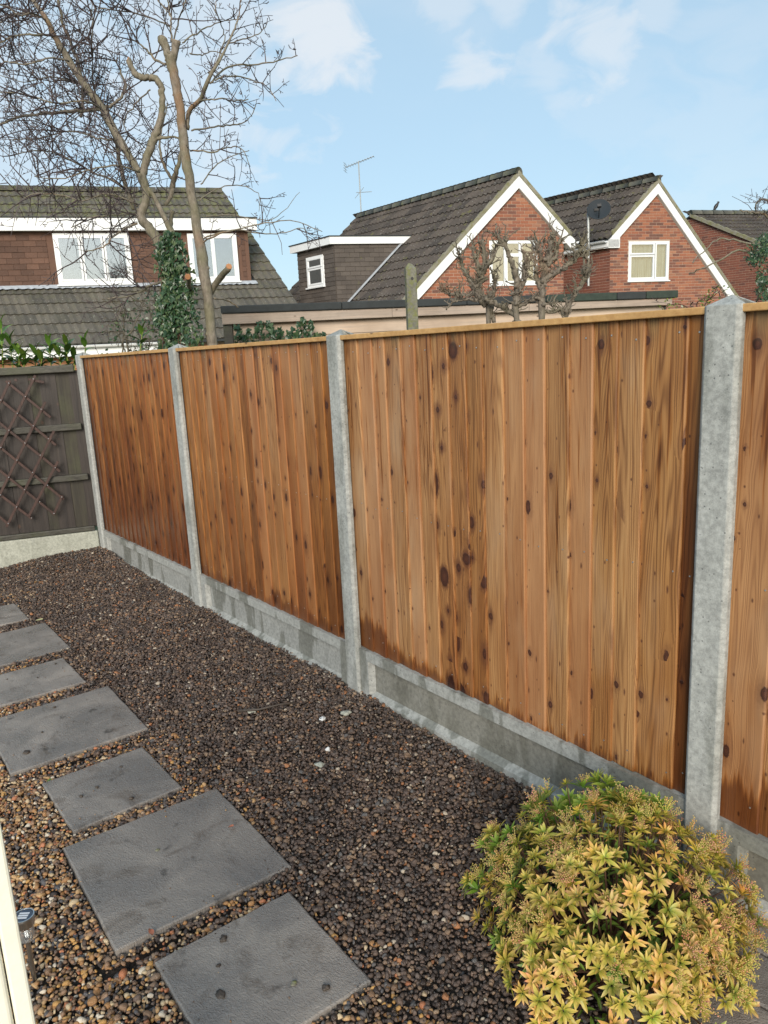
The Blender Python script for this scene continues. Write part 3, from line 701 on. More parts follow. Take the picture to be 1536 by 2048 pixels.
# ================================================================== NEW FENCE
POST_S = [(-5.631, 1.775), (-3.646, 1.772), (-1.825, 1.772), (0.0, 1.772), (1.83, 1.772)]
PW = 0.105
POST_LAB = ['slotted concrete post in the corner where the new fence meets the dark fence', 'slotted concrete post second from the dark fence, in front of the ivy',
            'slotted concrete post in the middle of the new fence, pale patch near its foot', 'widest looking slotted concrete post behind the golden shrub, white scuffs down its face', 'slotted concrete post beyond the right edge']
def make_post(loc, h, label, slope=0.028):
    # H section, local x along the fence (right edge at 0), y away from the camera
    w, d, c = PW, 0.112, 0.011; f1, f2, sl = 0.030, 0.082, 0.028
    prof = [(-w + c, 0), (-c, 0), (0, c), (0, f1), (-sl, f1 + .004), (-sl, f2 - .004), (0, f2), (0, d - c), (-c, d), (-w + c, d), (-w, d - c), (-w, f2), (-w + sl, f2 - .004), (-w + sl, f1 + .004), (-w, f1), (-w, c)]
    n = len(prof); vs = []
    hs = [-.35, 0.02, .3, .7, 1.1, 1.5, h]
    for z in hs: vs += [(x, y, z) for x, y in prof]
    cx, cy = -w / 2, d / 2
    vs += [(cx + (x - cx) * .9, cy + (y - cy) * .9, h + slope * .10) for x, y in prof] + [(cx, cy, h + slope)]
    fs = []
    m_ = len(hs)
    for j in range(m_): fs += [(j * n + i, j * n + (i + 1) % n, (j + 1) * n + (i + 1) % n, (j + 1) * n + i) for i in range(n)]
    fs += [(m_ * n + i, m_ * n + (i + 1) % n, (m_ + 1) * n) for i in range(n)]
    m = MB(); m.add(vs, fs)
    o = m.build('concrete_post', M['post'], None, tuple(loc)); o.rotation_euler = (0, 0, TH)
    return tag(o, label, 'fence post', 'slotted concrete posts of the new fence')
for (s, h), lab in zip(POST_S, POST_LAB): bevel(make_post(fp(s, 0, 0), h, lab), .0018, 1)

GB_LAB = ['streaked concrete gravel board nearest the dark fence', 'concrete gravel board with four dark damp streaks under the orange panel', 'long recessed concrete gravel board running down to the shrub', 'concrete gravel board to the right of the shrub']
def gravel_board(s0, s1, zt, label, end=(.085, .085)):
    L = s1 - s0; H_ = .30; y0, y1, rec = .016, .075, .030
    b = zt - H_; t = MB()
    e0, e1 = end
    zr0, zr1 = b + .090, zt - .050      # recess
    # frame pieces (one mesh, butted), recessed field, splayed ledge
    t.box((0, y0, b), (e0, y1, zt)); t.box((L - e1, y0, b), (L, y1, zt))
    t.box((e0, y0, zr1), (L - e1, y1, zt)); 
    t.box((e0, y0, b), (L - e1, y1, zr0 - .022))
    # splayed bottom and side edges
    t.add([(e0, y0, zr0 - .022), (L - e1, y0, zr0 - .022), (L - e1, y0 + rec - .001, zr0), (e0, y0 + rec - .001, zr0)], [(0, 1, 2, 3)])
    t.add([(e0, y0 + .0005, zr1), (e0, y0 + .0005, zr0 - .02), (e0 + .02, y0 + rec - .001, zr0 - .004), (e0 + .02, y0 + rec - .001, zr1)], [(0, 1, 2, 3)])
    o = t.build('gravel_board', M['gboard'], None, tuple(fp(s0, 0, 0))); o.rotation_euler = (0, 0, TH)
    q = MB(); q.box((e0, y0 + rec, zr0 - .022), (L - e1, y1 - .001, zr1)); q.build('recessed_field', M['gboard_w' if s0 > -2 else 'gboard_f'], o)
    return tag(o, label, 'gravel board', 'concrete gravel boards of the new fence')
PANELS = [(-5.631, -3.646 - PW, .262), (-3.646, -1.825 - PW, .272), (-1.825, -PW, .278), (0.0, 1.725, .262)]
for (s0, s1, zt), lab in zip(PANELS, GB_LAB): gravel_board(s0 - .02, s1 + .02, zt, lab)

PAN_LAB = ['reddish brown wet fence panel nearest the dark fence', 'orange brown featheredge fence panel between the second and third posts', 'tan fence panel with a column of big dark knots and a ragged wet foot', 'tan fence panel cut by the right edge with a large black knot low down']
def fence_panel(idx, s0, s1, zb, label):
    zt = 1.752; W = s1 - s0
    root = thing('fence_panel', label, 'fence panel', tuple(fp(s0, 0, 0)), TH, 'featheredge panels of the new fence')
    r_ = random.Random(100 + idx)
    n = {0: 19, 1: 18, 2: 18, 3: 17}[idx]
    xs = [i * (W + 0.0) / n for i in range(n + 1)]
    xs = [x + (r_.uniform(-.009, .009) if 0 < i < n else 0) for i, x in enumerate(xs)]
    if idx == 2: xs[-2] = W - .058       # narrow last board, set back by the post
    Y = .048
    for i in range(n):
        x0, x1 = xs[i], xs[i + 1]; w = x1 - x0
        last = (i == n - 1)
        lap = .022
        yr = Y - (.0155 if idx > 1 else .0135) + r_.uniform(-.0015, .0015); yl = Y - .0055     # proud right edge, thin left edge tucked under
        if last: yr = Y - .007
        dzb = r_.uniform(-.004, .004); cup = r_.uniform(.0, .0025); tw = r_.uniform(-.0015, .0015)
        zz_ = [zb + dzb - .001, zb + .4, zb + .8, zb + 1.15, zt]
        vs, fs = [], []
        cols = [(-lap, yl), (0.0, yl - .0012), (w * .5, (yl + yr) / 2 - cup), (w - .003, yr), (w + .0015, yr + .0028), (w + .0015, yr + .009), (-lap, yl + .004)]
        m_ = len(cols)
        for j, z in enumerate(zz_):
            for (cx, cy) in cols: vs.append((cx + tw * (j / 4 - .5) * (1 if cx > 0 else 0), cy, z - (zb)))
        for j in range(4):
            fs += [(j * m_ + k, j * m_ + (k + 1) % m_, (j + 1) * m_ + (k + 1) % m_, (j + 1) * m_ + k) for k in range(m_)]
        fs += [tuple(range(m_))[::-1], tuple(range(4 * m_, 5 * m_))]
        m = MB(); m.add(vs, fs)
        o = m.build('board', M['fence_wood'], root, (x0, 0, zb))
        wet, knot, foot, tone = r_.uniform(0, .12), .42, -.3, 0.25
        if idx == 0: wet, knot, foot, tone = .92 + r_.uniform(-.25, .12), .75, .0, .0
        if idx == 1:
            wet, knot, foot, tone = .55 + r_.uniform(-.25, .20), .62, .02 + r_.uniform(0, .08), .0
            if i > n - 4: tone = .9
        if idx == 2:
            if i < 9: foot = [.15, .12, .07, .05, .045, .04, .03, .02, .0][i]; tone = .06
            if i in (6, 7, 8): knot, tone, wet = 1.0, .55, .30
            if i >= 9: foot = r_.uniform(-.14, .06); tone = .15; wet = r_.uniform(.02, .22)
            if i >= n - 4: tone = .85; knot = .45; wet = r_.uniform(.05, .2)
            if last: wet = .9
        if idx == 3: knot = .45; wet = .12; foot = .10 + r_.uniform(-.06, .1); tone = .1
        o.color = (max(0, min(1, wet)), knot, foot, tone)
    # capping
    m = MB(); m.box((-.006, .012, zt - .001), (W + .006, .055, zt + .020)); c = m.build('capping_rail', M['cap_wood'], root); bevel(c, .003, 2)
    for zr in (.36, 1.0, 1.68):          # arris rails on the far side
        m = MB(); m.prism([(0, Y + .008, zr - .035), (0, Y + .008, zr + .035), (0, Y + .045, zr)], (W, 0, 0)); m.build('arris_rail', M['cap_wood'], root)
    m = MB()
    for i in range(n):
        for z in (.34, 1.0, 1.70):
            x = xs[i + 1] - .018 - r_.uniform(0, .008); zz2 = z + r_.uniform(-.012, .012)
            yy = Y - (.0155 if idx > 1 else .0135) + (.004 if i == n - 1 else -.001)
            m.lathe([(.0028, 0), (.0028, .001)], (0, 0, 0), 6)
            m.v[-1] = m.v[-1][:, [0, 2, 1]] * V3(1, -1, 1) + V3(x, yy + .0012, zz2)
    o = m.build('nail', M['nail'], root); tag(o, kind='stuff')
for i, ((s0, s1, zt), lab) in enumerate(zip(PANELS, PAN_LAB)): fence_panel(i, s0 + .001, s1 - .001, zt + .001, lab)

# ================================================================== OLD DARK FENCE
DANG = math.atan2(DK[1], DK[0])           # local x runs away from the corner, camera side is +y or -y
DL = 2.6
root = thing('old_fence', 'nearly black weathered fence with horizontal rails behind the red trellis', 'fence', tuple(DP1), DANG)
sgn = -1 if (np.cross(ZZ, DK) @ DN) > 0 else 1     # local +y times sgn points to the camera
r_ = random.Random(5)
x = -0.05; i = 0
while x < DL:
    w = r_.uniform(.095, .125)
    m = MB(); y0 = r_.uniform(.012, .02)
    yb, yf = sorted((-sgn * 0.012 * 1.0, -sgn * (.012 + y0 * .5)))
    o_y = (.006 if i % 2 else 0) * -sgn; m.box((x - .006, yb + o_y, .285), (x + w + .006, yf + o_y, 1.655))
    o = m.build('board', M['dark_wood_green'] if i in (1, 3) else M['dark_wood'], root)
    x += w; i += 1
for (z0, z1, y_) in ((1.152, 1.208, .04), (.715, .768, .04), (.258, .30, .035)):
    m = MB(); ya, yb = sorted((sgn * -.006, sgn * y_)); m.box((.02, ya, z0), (DL, yb, z1)); bevel(m.build('rail', M['dark_rail'], root), .006, 2)
m = MB(); ya, yb = sorted((-sgn * .03, sgn * .045)); m.box((.02, ya, 1.642), (DL, yb, 1.702)); bevel(m.build('capping_rail', M['dark_rail'], root), .006, 2)
m = MB(); ya, yb = sorted((-sgn * .02, sgn * .03)); m.box((0.0, ya, -.12), (DL, yb, .252))
o = m.build('gravel_board', M['gboard_old'], None, tuple(DP1)); o.rotation_euler = (0, 0, DANG); bevel(o, .012, 3)
tag(o, 'pale rough aggregate gravel board under the dark fence', 'gravel board')

# trellis on it: slats of an expanding lattice, back layer and front layer, with rivets
def dpt(zx, zy, off=0.06):
    d = ray(zx / 4.55, 680 + zy / 4.55); P0 = DP1 - DN * off; t = ((P0 - CAMP) @ DN) / (d @ DN); return CAMP + d * t
tre = thing('trellis', 'red brown expanding trellis hung on the dark fence', 'trellis', tuple(dpt(150, 1000)))
TO = dpt(150, 1000)
def slat(pts, layer):
    p = [dpt(x, y, .058 + .011 * layer) for x, y in pts]
    d = nrm(p[-1] - p[0]); wv = nrm(np.cross(DN, d)) * .0105; th = -DN * .008
    m = MB(); m.prism([p[0] - wv - TO, p[0] + wv - TO, p[-1] + wv - TO, p[-1] - wv - TO], th)
    bevel(m.build('slat', M['trellis'], tre), .0015, 1)
for pts in ([(322, 322), (-60, 1105)], [(412, 563), (-70, 1545)], [(492, 826), (58, 1702)], [(529, 1103), (262, 1605)], [(568, 1415), (486, 1592)], [(92, 368), (-70, 715)], [(150, 355), (140, 375)]):
    slat(pts, 1)
for pts in ([(52, 372), (462, 705)], [(-60, 492), (510, 957)], [(-70, 700), (546, 1197)], [(-60, 925), (580, 1450)], [(-60, 1140), (500, 1588)], [(-60, 1362), (295, 1628)], [(-60, 1560), (80, 1678)], [(258, 358), (402, 385)]):
    slat(pts, 0)
riv = [(303, 355), (80, 393), (232, 514), (375, 630), (8, 547), (158, 667), (303, 781), (440, 898), (81, 821), (227, 938), (367, 1048), (503, 1163), (8, 978), (155, 1094), (296, 1206), (432, 1322), (562, 1429), (81, 1250), (223, 1362), (361, 1473), (491, 1579), (6, 1410), (151, 1520), (287, 1620), (74, 1670)]
rm = MB(); rm.lathe([(.0001, -.002), (.0045, -.0015), (.0045, 0), (.002, .0025)], sides=8); rme = rm.mesh('rivet', M['nail'])
for x, y in riv:
    o = link('rivet', rme, tre, tuple(dpt(x, y, .078) - TO)); o.rotation_euler = Vector(-DN).to_track_quat('Z', 'Y').to_euler()

# cream timber post close to the camera at the left
m = MB(); m.box((-.14, -.02, 0), (-.026, .09, 2.25)); 
cpst = thing('painted_post', 'cream painted timber post close up at the left edge', 'post', (-.534, .9, -.02), math.radians(33))
bevel(m.build('upright', M['cream'], cpst), .006, 3)
m = MB(); m.box((-.024, -.018, 0), (0, .08, 2.25)); bevel(m.build('edge_strip', M['cream'], cpst), .004, 2)

# ================================================================== SHARED BUILDING PIECES
def tile_wave(t, amp=.020):
    # two rolls per tile
    return amp * (0.5 - 0.5 * math.cos(2 * PI * 2 * t)) ** 1.3
def lay_tiles(root, RO, O, e, v, Le, Lv, tw, tg, mat, limit, clip=None, amp=.022, order=None, seed=0):
    """tiles on a roof slope. O: eaves corner, e: unit along the eaves, v: unit up the slope. RO: location of the thing's empty"""
    e = nrm(e); v = nrm(v); n = nrm(np.cross(e, v)); n = n if n[2] > 0 else -n
    K = 8
    def geo():
        vs, fs = [], []
        for (y, dz) in ((tg * 1.06, .004), (0, .040)):
            for k in range(K + 1):
                x = tw * k / K; vs.append(e * x + v * y + n * (dz + tile_wave(k / K, amp)))
        for k in range(K + 1):
            x = tw * k / K; vs.append(e * x + v * .002 + n * (tile_wave(k / K, amp) - .002))
        for k in range(K):
            fs.append((K + 1 + k, K + 2 + k, k + 1, k)); fs.append((2 * (K + 1) + k, 2 * (K + 1) + k + 1, K + 2 + k, K + 1 + k))
        fs.append((K + 1, 0, 2 * (K + 1))); fs.append((2 * K + 1, 3 * K + 2, K))
        return vs, fs
    vs, fs = geo()
    m = MB(); m.add(vs, fs); me = m.mesh('roof_tile', mat)
    ne, nv = int(math.ceil(Le / tw)), int(math.ceil(Lv / tg))
    spots = []
    for j in range(nv):
        for i in range(ne):
            c = O + e * (i + .5) * tw + v * (j + .5) * tg
            if clip is not None and not clip((i + .5) * tw, (j + .5) * tg, c): continue
            spots.append((i, j, c))
    spots.sort(key=lambda q: (order(q[2]) if order else 0, np.linalg.norm(q[2] - CAMP)))
    r_ = random.Random(seed)
    rest = MB()
    for k, (i, j, c) in enumerate(spots):
        P = O + e * i * tw + v * j * tg + n * r_.uniform(-.003, .003)
        if k < limit: link('roof_tile', me, root, tuple(P - RO))
        else: rest.add(np.asarray(vs) + (P - RO), fs, r_.random())
    if rest.n: tag(rest.build('roof_tiles', mat, root), kind='stuff')
def ridge(root, RO, a, b, rad, mat, seg=.42):
    a, b = np.asarray(a, float), np.asarray(b, float); L = np.linalg.norm(b - a); d = (b - a) / L; n = max(1, int(L / seg)); s_ = L / n
    side = nrm(np.cross(d, ZZ)); vs, fs = [], []
    K = 7
    for y, rr in ((0, rad * 1.04), (s_ * .97, rad)):
        for k in range(K + 1):
            an = PI * (k / K) * 1.1 - .05 * PI; vs.append(d * y + side * math.cos(an) * rr + ZZ * math.sin(an) * rr)
    fs = [(k, k + 1, K + 2 + k, K + 1 + k) for k in range(K)] + [tuple(range(K + 1))]
    m = MB(); m.add(vs, fs); me = m.mesh('ridge_tile', mat, True)
    for i in range(n): link('ridge_tile', me, root, tuple(a + d * i * s_ - RO))
def brick_wall(root, RO, O, e, n, x0, x1, z0, z1, mat, inside, limit, order=None, seed=0, bw=.215, bh=.065, j=.010, name='brick'):
    """stretcher bond proud of the mortar, O on the wall face, n outward"""
    e = nrm(e); n = nrm(n); r_ = random.Random(seed)
    def geo(w):
        c = [e * 0, e * w, e * w + n * .007, n * .007]
        return np.array([p for p in c] + [p + ZZ * bh for p in c]), [(0, 1, 2, 3)[::-1], (4, 5, 6, 7), (2, 3, 7, 6), (1, 2, 6, 5), (3, 0, 4, 7)]
    vs, fs = geo(bw); m = MB(); m.add(vs, fs); me = m.mesh(name, mat)
    spots = []; cuts = []; z = z0; row = 0
    while z < z1:
        xa = np.arange(x0 - .3, x1 + .3, .012); ok = [inside(a_, z + bh / 2) for a_ in xa]
        runs = []; st_ = None
        for a_, o_ in zip(xa, ok):
            if o_ and st_ is None: st_ = a_
            if not o_ and st_ is not None: runs.append((st_, a_ - .012)); st_ = None
        if st_ is not None: runs.append((st_, xa[-1]))
        x = x0 - (row % 2) * (bw + j) / 2 - (bw + j)
        while x < x1 + .3:
            for (ra, rb) in runs:
                a_, b_ = max(x, ra), min(x + bw, rb)
                if b_ - a_ > bw * .97: spots.append((x, z))
                elif b_ - a_ > .03: cuts.append((a_, z, b_ - a_))
            x += bw + j
        z += bh + j; row += 1
    spots.sort(key=lambda q: order(q[0] + bw / 2, q[1]) if order else -q[1])
    rest = MB()
    for k, (x, z) in enumerate(spots):
        P = O + e * (x + r_.uniform(-.001, .001)) + ZZ * z + n * r_.uniform(-.0015, .001)
        if k < limit: link(name, me, root, tuple(P - RO))
        else: rest.add(vs + (P - RO), fs, r_.random())
    for (x, z, w_) in cuts:
        v2, _ = geo(w_); rest.add(v2 + (O + e * x + ZZ * z - RO), fs, r_.random())
    if rest.n: tag(rest.build(name + 's', mat, root), kind='stuff')
def hung_tiles(root, RO, O, e, n, x0, x1, z0, z1, mat, inside, tw=.265, tg=.115, limit=300, seed=0):
    e = nrm(e); n = nrm(n); r_ = random.Random(seed)
    c = [e * .002 + n * .002, e * (tw - .003) + n * .002, e * (tw - .003) + n * .020, e * .002 + n * .020]
    t_ = [ZZ * (tg + .012) + e * .002 + n * .002, ZZ * (tg + .012) + e * (tw - .003) + n * .002, ZZ * (tg + .012) + e * (tw - .003) + n * .006, ZZ * (tg + .012) + e * .002 + n * .006]
    vs = np.array(c + t_); fs = [(3, 2, 1, 0), (4, 5, 6, 7), (2, 3, 7, 6), (1, 2, 6, 5), (3, 0, 4, 7)]
    m = MB(); m.add(vs, fs); me = m.mesh('hung_tile', mat)
    z = z0; row = 0; k = 0; rest = MB()
    while z < z1:
        x = x0 - (row % 2) * tw / 2
        while x < x1 + tw:
            xs_ = [x + tw * q_ / 12 for q_ in range(13)]; ok = [q_ for q_ in xs_ if inside(q_, z + tg / 2)]
            if ok and len(ok) < 13:
                w_ = ok[-1] - ok[0]
                if w_ > .02:
                    v2 = vs.copy(); al_ = v2 @ e; v2 = v2 - np.outer(al_, e) + np.outer(al_ * w_ / tw, e); rest.add(v2 + (O + e * ok[0] + ZZ * z - RO), fs, r_.random())
            elif len(ok) == 13:
                P = O + e * x + ZZ * z + n * r_.uniform(-.002, .003)
                if k < limit: link('hung_tile', me, root, tuple(P - RO)); k += 1
                else: rest.add(vs + (P - RO), fs, r_.random())
            x += tw
        z += tg; row += 1
    if rest.n: tag(rest.build('hung_tiles', mat, root), kind='stuff')
def window(root, RO, O, e, n, w, h, lights, pane='pane', fr=.055, sill=True, back=.12, curt=True):
    """O lower left corner on the wall face; lights: (x0,x1,z0,z1) fractions of the clear area, each an opening"""
    e = nrm(e); n = nrm(n); B = np.array([e, n, ZZ]); P = O - RO
    m = MB()
    m.box((0, -.02, 0), (w, .03, fr), B, P); m.box((0, -.02, h - fr), (w, .03, h), B, P)
    m.box((0, -.02, fr), (fr, .03, h - fr), B, P); m.box((w - fr, -.02, fr), (w, .03, h - fr), B, P)
    f = m.build('window', M['upvc'], root)
    cw, ch = w - 2 * fr, h - 2 * fr
    for (a, b, c, d) in lights:
        X0, X1, Z0, Z1 = fr + a * cw, fr + b * cw, fr + c * ch, fr + d * ch
        q = MB(); s_ = .042
        q.box((X0, -.015, Z0), (X1, .042, Z0 + s_), B, P); q.box((X0, -.015, Z1 - s_), (X1, .042, Z1), B, P)
        q.box((X0, -.015, Z0 + s_), (X0 + s_, .042, Z1 - s_), B, P); q.box((X1 - s_, -.015, Z0 + s_), (X1, .042, Z1 - s_), B, P)
        q.build('sash', M['upvc'], f)
        g = MB(); g.box((X0 + s_, .010, Z0 + s_), (X1 - s_, .016, Z1 - s_), B, P); g.build('pane', M[pane], f)
    if curt:
        g = MB(); K = 24
        vs = []; 
        for k in range(K + 1):
            x = .03 + (w - .06) * k / K; y = -.07 + .012 * math.sin(k * 1.9) + .006 * math.sin(k * 4.1)
            for z in (.03, h - .03): vs.append((e * x + n * y + ZZ * z) + P)
        g.add(vs, [(2 * k, 2 * k + 2, 2 * k + 3, 2 * k + 1) for k in range(K)]); g.build('net_curtain', M['curtain'], f, smooth=True)
    if sill:
        q = MB(); q.box((-.03, -.02, -.035), (w + .03, .075, -.001), B, P); q.build('sill', M['upvc'], f)
    return f
def wall_with_hole(m, poly, holes, O, e, n, th):
    """front face of a wall as a strip grid around rectangular holes; poly clips by function"""
def gable_wall(root, RO, O, e, n, pts, hole, th=.2, name='wall'):
    """pts: (x,z) outline anticlockwise; hole (x0,x1,z0,z1). Built as bmesh with the hole bridged."""
    bm = bmesh.new()
    e = nrm(e); n = nrm(n)
    def vv(x, z, y=0): return bm.verts.new(tuple(O + e * x + ZZ * z + n * y - RO))
    x0, x1, z0, z1 = hole
    out = [vv(*p) for p in pts]
    h_ = [vv(x0, z0), vv(x1, z0), vv(x1, z1), vv(x0, z1)]; hb = [vv(x0, z0, -.14), vv(x1, z0, -.14), vv(x1, z1, -.14), vv(x0, z1, -.14)]
    eo = [bm.edges.new((out[i], out[(i + 1) % len(out)])) for i in range(len(out))]
    eh = [bm.edges.new((h_[i], h_[(i + 1) % 4])) for i in range(4)]
    bmesh.ops.triangle_fill(bm, edges=eo + eh, use_beauty=True)
    for i in range(4): bm.faces.new((h_[i], h_[(i + 1) % 4], hb[(i + 1) % 4], hb[i]))
    bm.faces.new(hb)
    me = bpy.data.meshes.new(name); bm.to_mesh(me); bm.free(); me.materials.append(M['mortar'])
    return link(name, me, root)
def tri_inside(poly):
    P = [(a, b) for a, b in poly]
    def f(x, z):
        c = False; j = len(P) - 1
        for i in range(len(P)):
            xi, zi = P[i]; xj, zj = P[j]
            if (zi > z) != (zj > z) and x < (xj - xi) * (z - zi) / (zj - zi) + xi: c = not c
            j = i
        return c
    return f
GN_ = nrm(np.cross(GV, ZZ)); GN_ = GN_ if GN_[1] < 0 else -GN_        # gable face normal, towards the camera

# ================================================================== MIDDLE HOUSE (gable, long left slope with box dormer)
OM = V3(3.638, 19.3, 5.67)
mh = thing('brick_house', 'brick house in the middle with a flat topped tile hung dormer', 'house', (OM[0], OM[1], 0), 0, 'brick gabled houses beyond the fence')
RO = V3(OM[0], OM[1], 0)
WB = .10                                   # wall face set back behind the verge
wallO = OM + RV * WB
sL, sR, BL = .9445, .985, 6.45
zt_l = lambda a: a * sL if a < 0 else -a * sR
outline = [(0, -.13), (-3.5, -3.5 * sL - .13), (-3.5, -OM[2] - .1), (1.30, -OM[2] - .1), (1.30, -1.30 * sR - .13)]
hole = (-.735, .575, -2.55, -1.50)
gable_wall(mh, RO, wallO, GV, GN_, outline, hole)
inM = tri_inside(outline)
brick_wall(mh, RO, wallO, GV, GN_, -3.6, 1.4, -5.7, 0, M['brick'], lambda x, z: inM(x, z) and not (hole[0] - .005 < x < hole[1] + .005 and hole[2] - .01 < z < hole[3] + .005) and not (hole[0] - .1 < x < hole[1] + .1 and hole[2] < z < hole[3] and not (x < hole[0] - .0 or x > hole[1] + .0)), 300, lambda x, z: -z, 1)
# solid flanks and back
m = MB()
m.box((0, 0, 0), (.12, 6.2, OM[2] - 1.30 * sR - .13), np.array([GV, RV, ZZ]), V3(OM[0], OM[1], 0) + GV * 1.18 + RV * .12 - RO)
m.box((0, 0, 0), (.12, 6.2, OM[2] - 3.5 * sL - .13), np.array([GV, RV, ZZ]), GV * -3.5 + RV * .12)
m.build('side_wall', M['brick_b'], mh)
window(mh, RO, wallO + GV * (hole[0] + .004) + ZZ * (hole[2] + .004) - GN_ * .05, GV, GN_, 1.302, 1.042, [(0, .33, 0, 1), (.33, .66, 0, .68), (.33, .66, .68, 1), (.66, 1, 0, 1)], 'pane_refl', .04)
# slopes
vL = nrm(V3(*(GV * 1 + ZZ * sL))); LvL = 3.62 * math.sqrt(1 + sL ** 2)
Oe = OM + GV * -3.62 + ZZ * (-3.62 * sL)
DM_b0, DM_b1 = 2.4, 4.17                   # dormer between these along the ridge
def clipM(x, y, c):
    q = c - OM; b = x; a = -3.62 + y / math.sqrt(1 + sL ** 2)
    return not (DM_b0 + .05 < b < DM_b1 - .05 and -3.20 < a < -1.42)
lay_tiles(mh, RO, Oe, RV, vL, BL, LvL, .330, .335, M['tile_m'], 300, clipM, .050, lambda c: 1 if c[2] < 2.6 else 0, 3)
vR = nrm(V3(*(-GV + ZZ * sR)))
lay_tiles(mh, RO, OM + GV * 1.56 + ZZ * (-1.56 * sR), RV, vR, BL, 1.56 * math.sqrt(1 + sR ** 2), .33, .335, M['tile_m'], 0, None, .018, None, 4)
m = MB(); 
for (a_, z_) in ((-3.62, -3.62 * sL), (1.56, -1.56 * sR)):
    p0 = OM - RO + ZZ * -.005; p1 = OM - RO + GV * a_ + ZZ * z_; k = -ZZ * .05
    m.prism([p0, p1, p1 + k, p0 + k], RV * BL)
m.build('roof_deck', M['felt'], mh)
ridge(mh, RO, OM + ZZ * .02, OM + RV * BL + ZZ * .02, .13, M['ridge_tile'])
def verge_side(root, RO, O, a1, z1, B, wv=.10, dep=.215, name='bargeboard'):
    """bargeboard under a verge from the apex to (a1,z1)"""
    d = nrm(GV * a1 + ZZ * z1); L = math.hypot(a1, z1)
    n_ = nrm(np.cross(d, RV)); n_ = n_ if n_[2] > 0 else -n_
    up = ZZ
    p0, p1 = O - RO - ZZ * .045, O - RO + GV * a1 + ZZ * (z1 - .045)
    k = -ZZ * dep * 1.28
    m = MB(); m.prism([p0, p1, p1 + k, p0 + k], RV * .024); o = m.build(name, M['upvc'], root)
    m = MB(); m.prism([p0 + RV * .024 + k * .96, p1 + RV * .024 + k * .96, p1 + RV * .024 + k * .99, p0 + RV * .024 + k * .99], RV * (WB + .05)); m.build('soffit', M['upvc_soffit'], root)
    # verge mortar and tile ends
    q0, q1 = O - RO - ZZ * .045, O - RO + GV * a1 + ZZ * (z1 - .045)
    m = MB(); m.prism([q0, q1, q1 + ZZ * .115, q0 + ZZ * .115], RV * .10, O=-RV * .012); m.build('verge', M['verge'], root)
verge_side(mh, RO, OM, -3.62, -3.62 * sL, BL)
verge_side(mh, RO, OM, 1.42, -1.42 * sR, BL)
def eave_box(root, RO, O, a0, a1, z0, z1, notch):
    m = MB(); pts = [(a0, z0), (a1, z0), (a1, z1), (a0, z1 + notch)]
    m.prism([O - RO + GV * a + ZZ * z - RV * .004 for a, z in pts], RV * .20); return m.build('eaves_box', M['upvc'], root)
eave_box(mh, RO, OM, 1.262, 1.53, -1.60, -1.52, .24)
def gutter(root, RO, p0, p1, rad=.055, fas=.16, out=None):
    p0, p1 = p0 - RO, p1 - RO; d = nrm(p1 - p0); L = np.linalg.norm(p1 - p0)
    o_ = out
    vs, fs = [], []; K = 8
    for p in (p0, p1):
        for rr in (rad, rad - .006):
            for k in range(K + 1):
                an = PI + PI * k / K; vs.append(p + o_ * (rad + rr * math.cos(an)) + ZZ * rr * math.sin(an))
    n = K + 1
    for k in range(K): fs += [(k, k + 1, 2 * n + k + 1, 2 * n + k), (n + k, 3 * n + k, 3 * n + k + 1, n + k + 1)]
    fs += [(0, 2 * n, 3 * n, n), (K, n + K, 3 * n + K, 2 * n + K)]
    m = MB(); m.add(vs, fs)
    m.tube([p0 + o_ * 2 * rad + ZZ * .0, p1 + o_ * 2 * rad], .007, 6)
    g = m.build('gutter', M['upvc'], root, smooth=False)
    for t_ in np.arange(.4, L, .95):
        q = MB(); c = p0 + d * t_; q.prism([c + o_ * (rad + (rad + .006) * math.cos(PI + PI * k / 8)) + ZZ * ((rad + .006) * math.sin(PI + PI * k / 8)) for k in range(9)], d * .05); q.build('gutter_bracket', M['upvc'], g)
    m = MB(); m.prism([p0 - o_ * .004, p1 - o_ * .004, p1 - ZZ * fas - o_ * .004, p0 - ZZ * fas - o_ * .004], -o_ * .02); m.build('fascia', M['upvc'], root)
gutter(mh, RO, OM + GV * 1.54 + ZZ * -1.56, OM + GV * 1.54 + ZZ * -1.56 + RV * BL, out=GV)
gutter(mh, RO, OM + GV * -3.66 + ZZ * (-3.62 * sL - .06), OM + GV * -3.66 + ZZ * (-3.62 * sL - .06) + RV * BL, out=-GV)
# the box dormer
DX = -3.249; zd0, zd1 = -2.98, -1.27
cheek_in = tri_inside([(DX, -3.249 * sL + .04), (DX, zd1), (zd1 / sL + .02, zd1)])
m = MB()
m.prism([OM - RO + RV * (DM_b0 + .02) + GV * a + ZZ * z for a, z in ((DX + .01, DX * sL - .02), (DX + .01, zd1), (zd1 / sL, zd1))], RV * (DM_b1 - DM_b0 - .04)); m.build('dormer_wall', M['hung_m'], mh)
hung_tiles(mh, RO, OM + RV * DM_b0, GV, GN_, DX, -1.2, zd0 - .1, zd1 - .02, M['hung_m'], cheek_in, .265, .114, 150, 2)
Df = OM + RV * DM_b0 + GV * DX
wh = (.50, 1.30, -2.24, -1.46)
hung_tiles(mh, RO, Df, RV, -GV, 0, DM_b1 - DM_b0, zd0 - .1, zd1 - .1, M['hung_m'], lambda x, z: 0 < x < DM_b1 - DM_b0 and z > DX * sL - .05 and not (wh[0] < x < wh[1] and wh[2] - .06 < z < wh[3]), .265, .114, 130, 3)
window(mh, RO, Df + RV * (wh[1] - .0) + ZZ * wh[2] - GV * .005, -RV, -GV, wh[1] - wh[0], wh[3] - wh[2], [(0, 1, 0, .62), (0, 1, .64, 1)], 'pane', .05, curt=False)
m = MB()   # flat roof and its white fascia
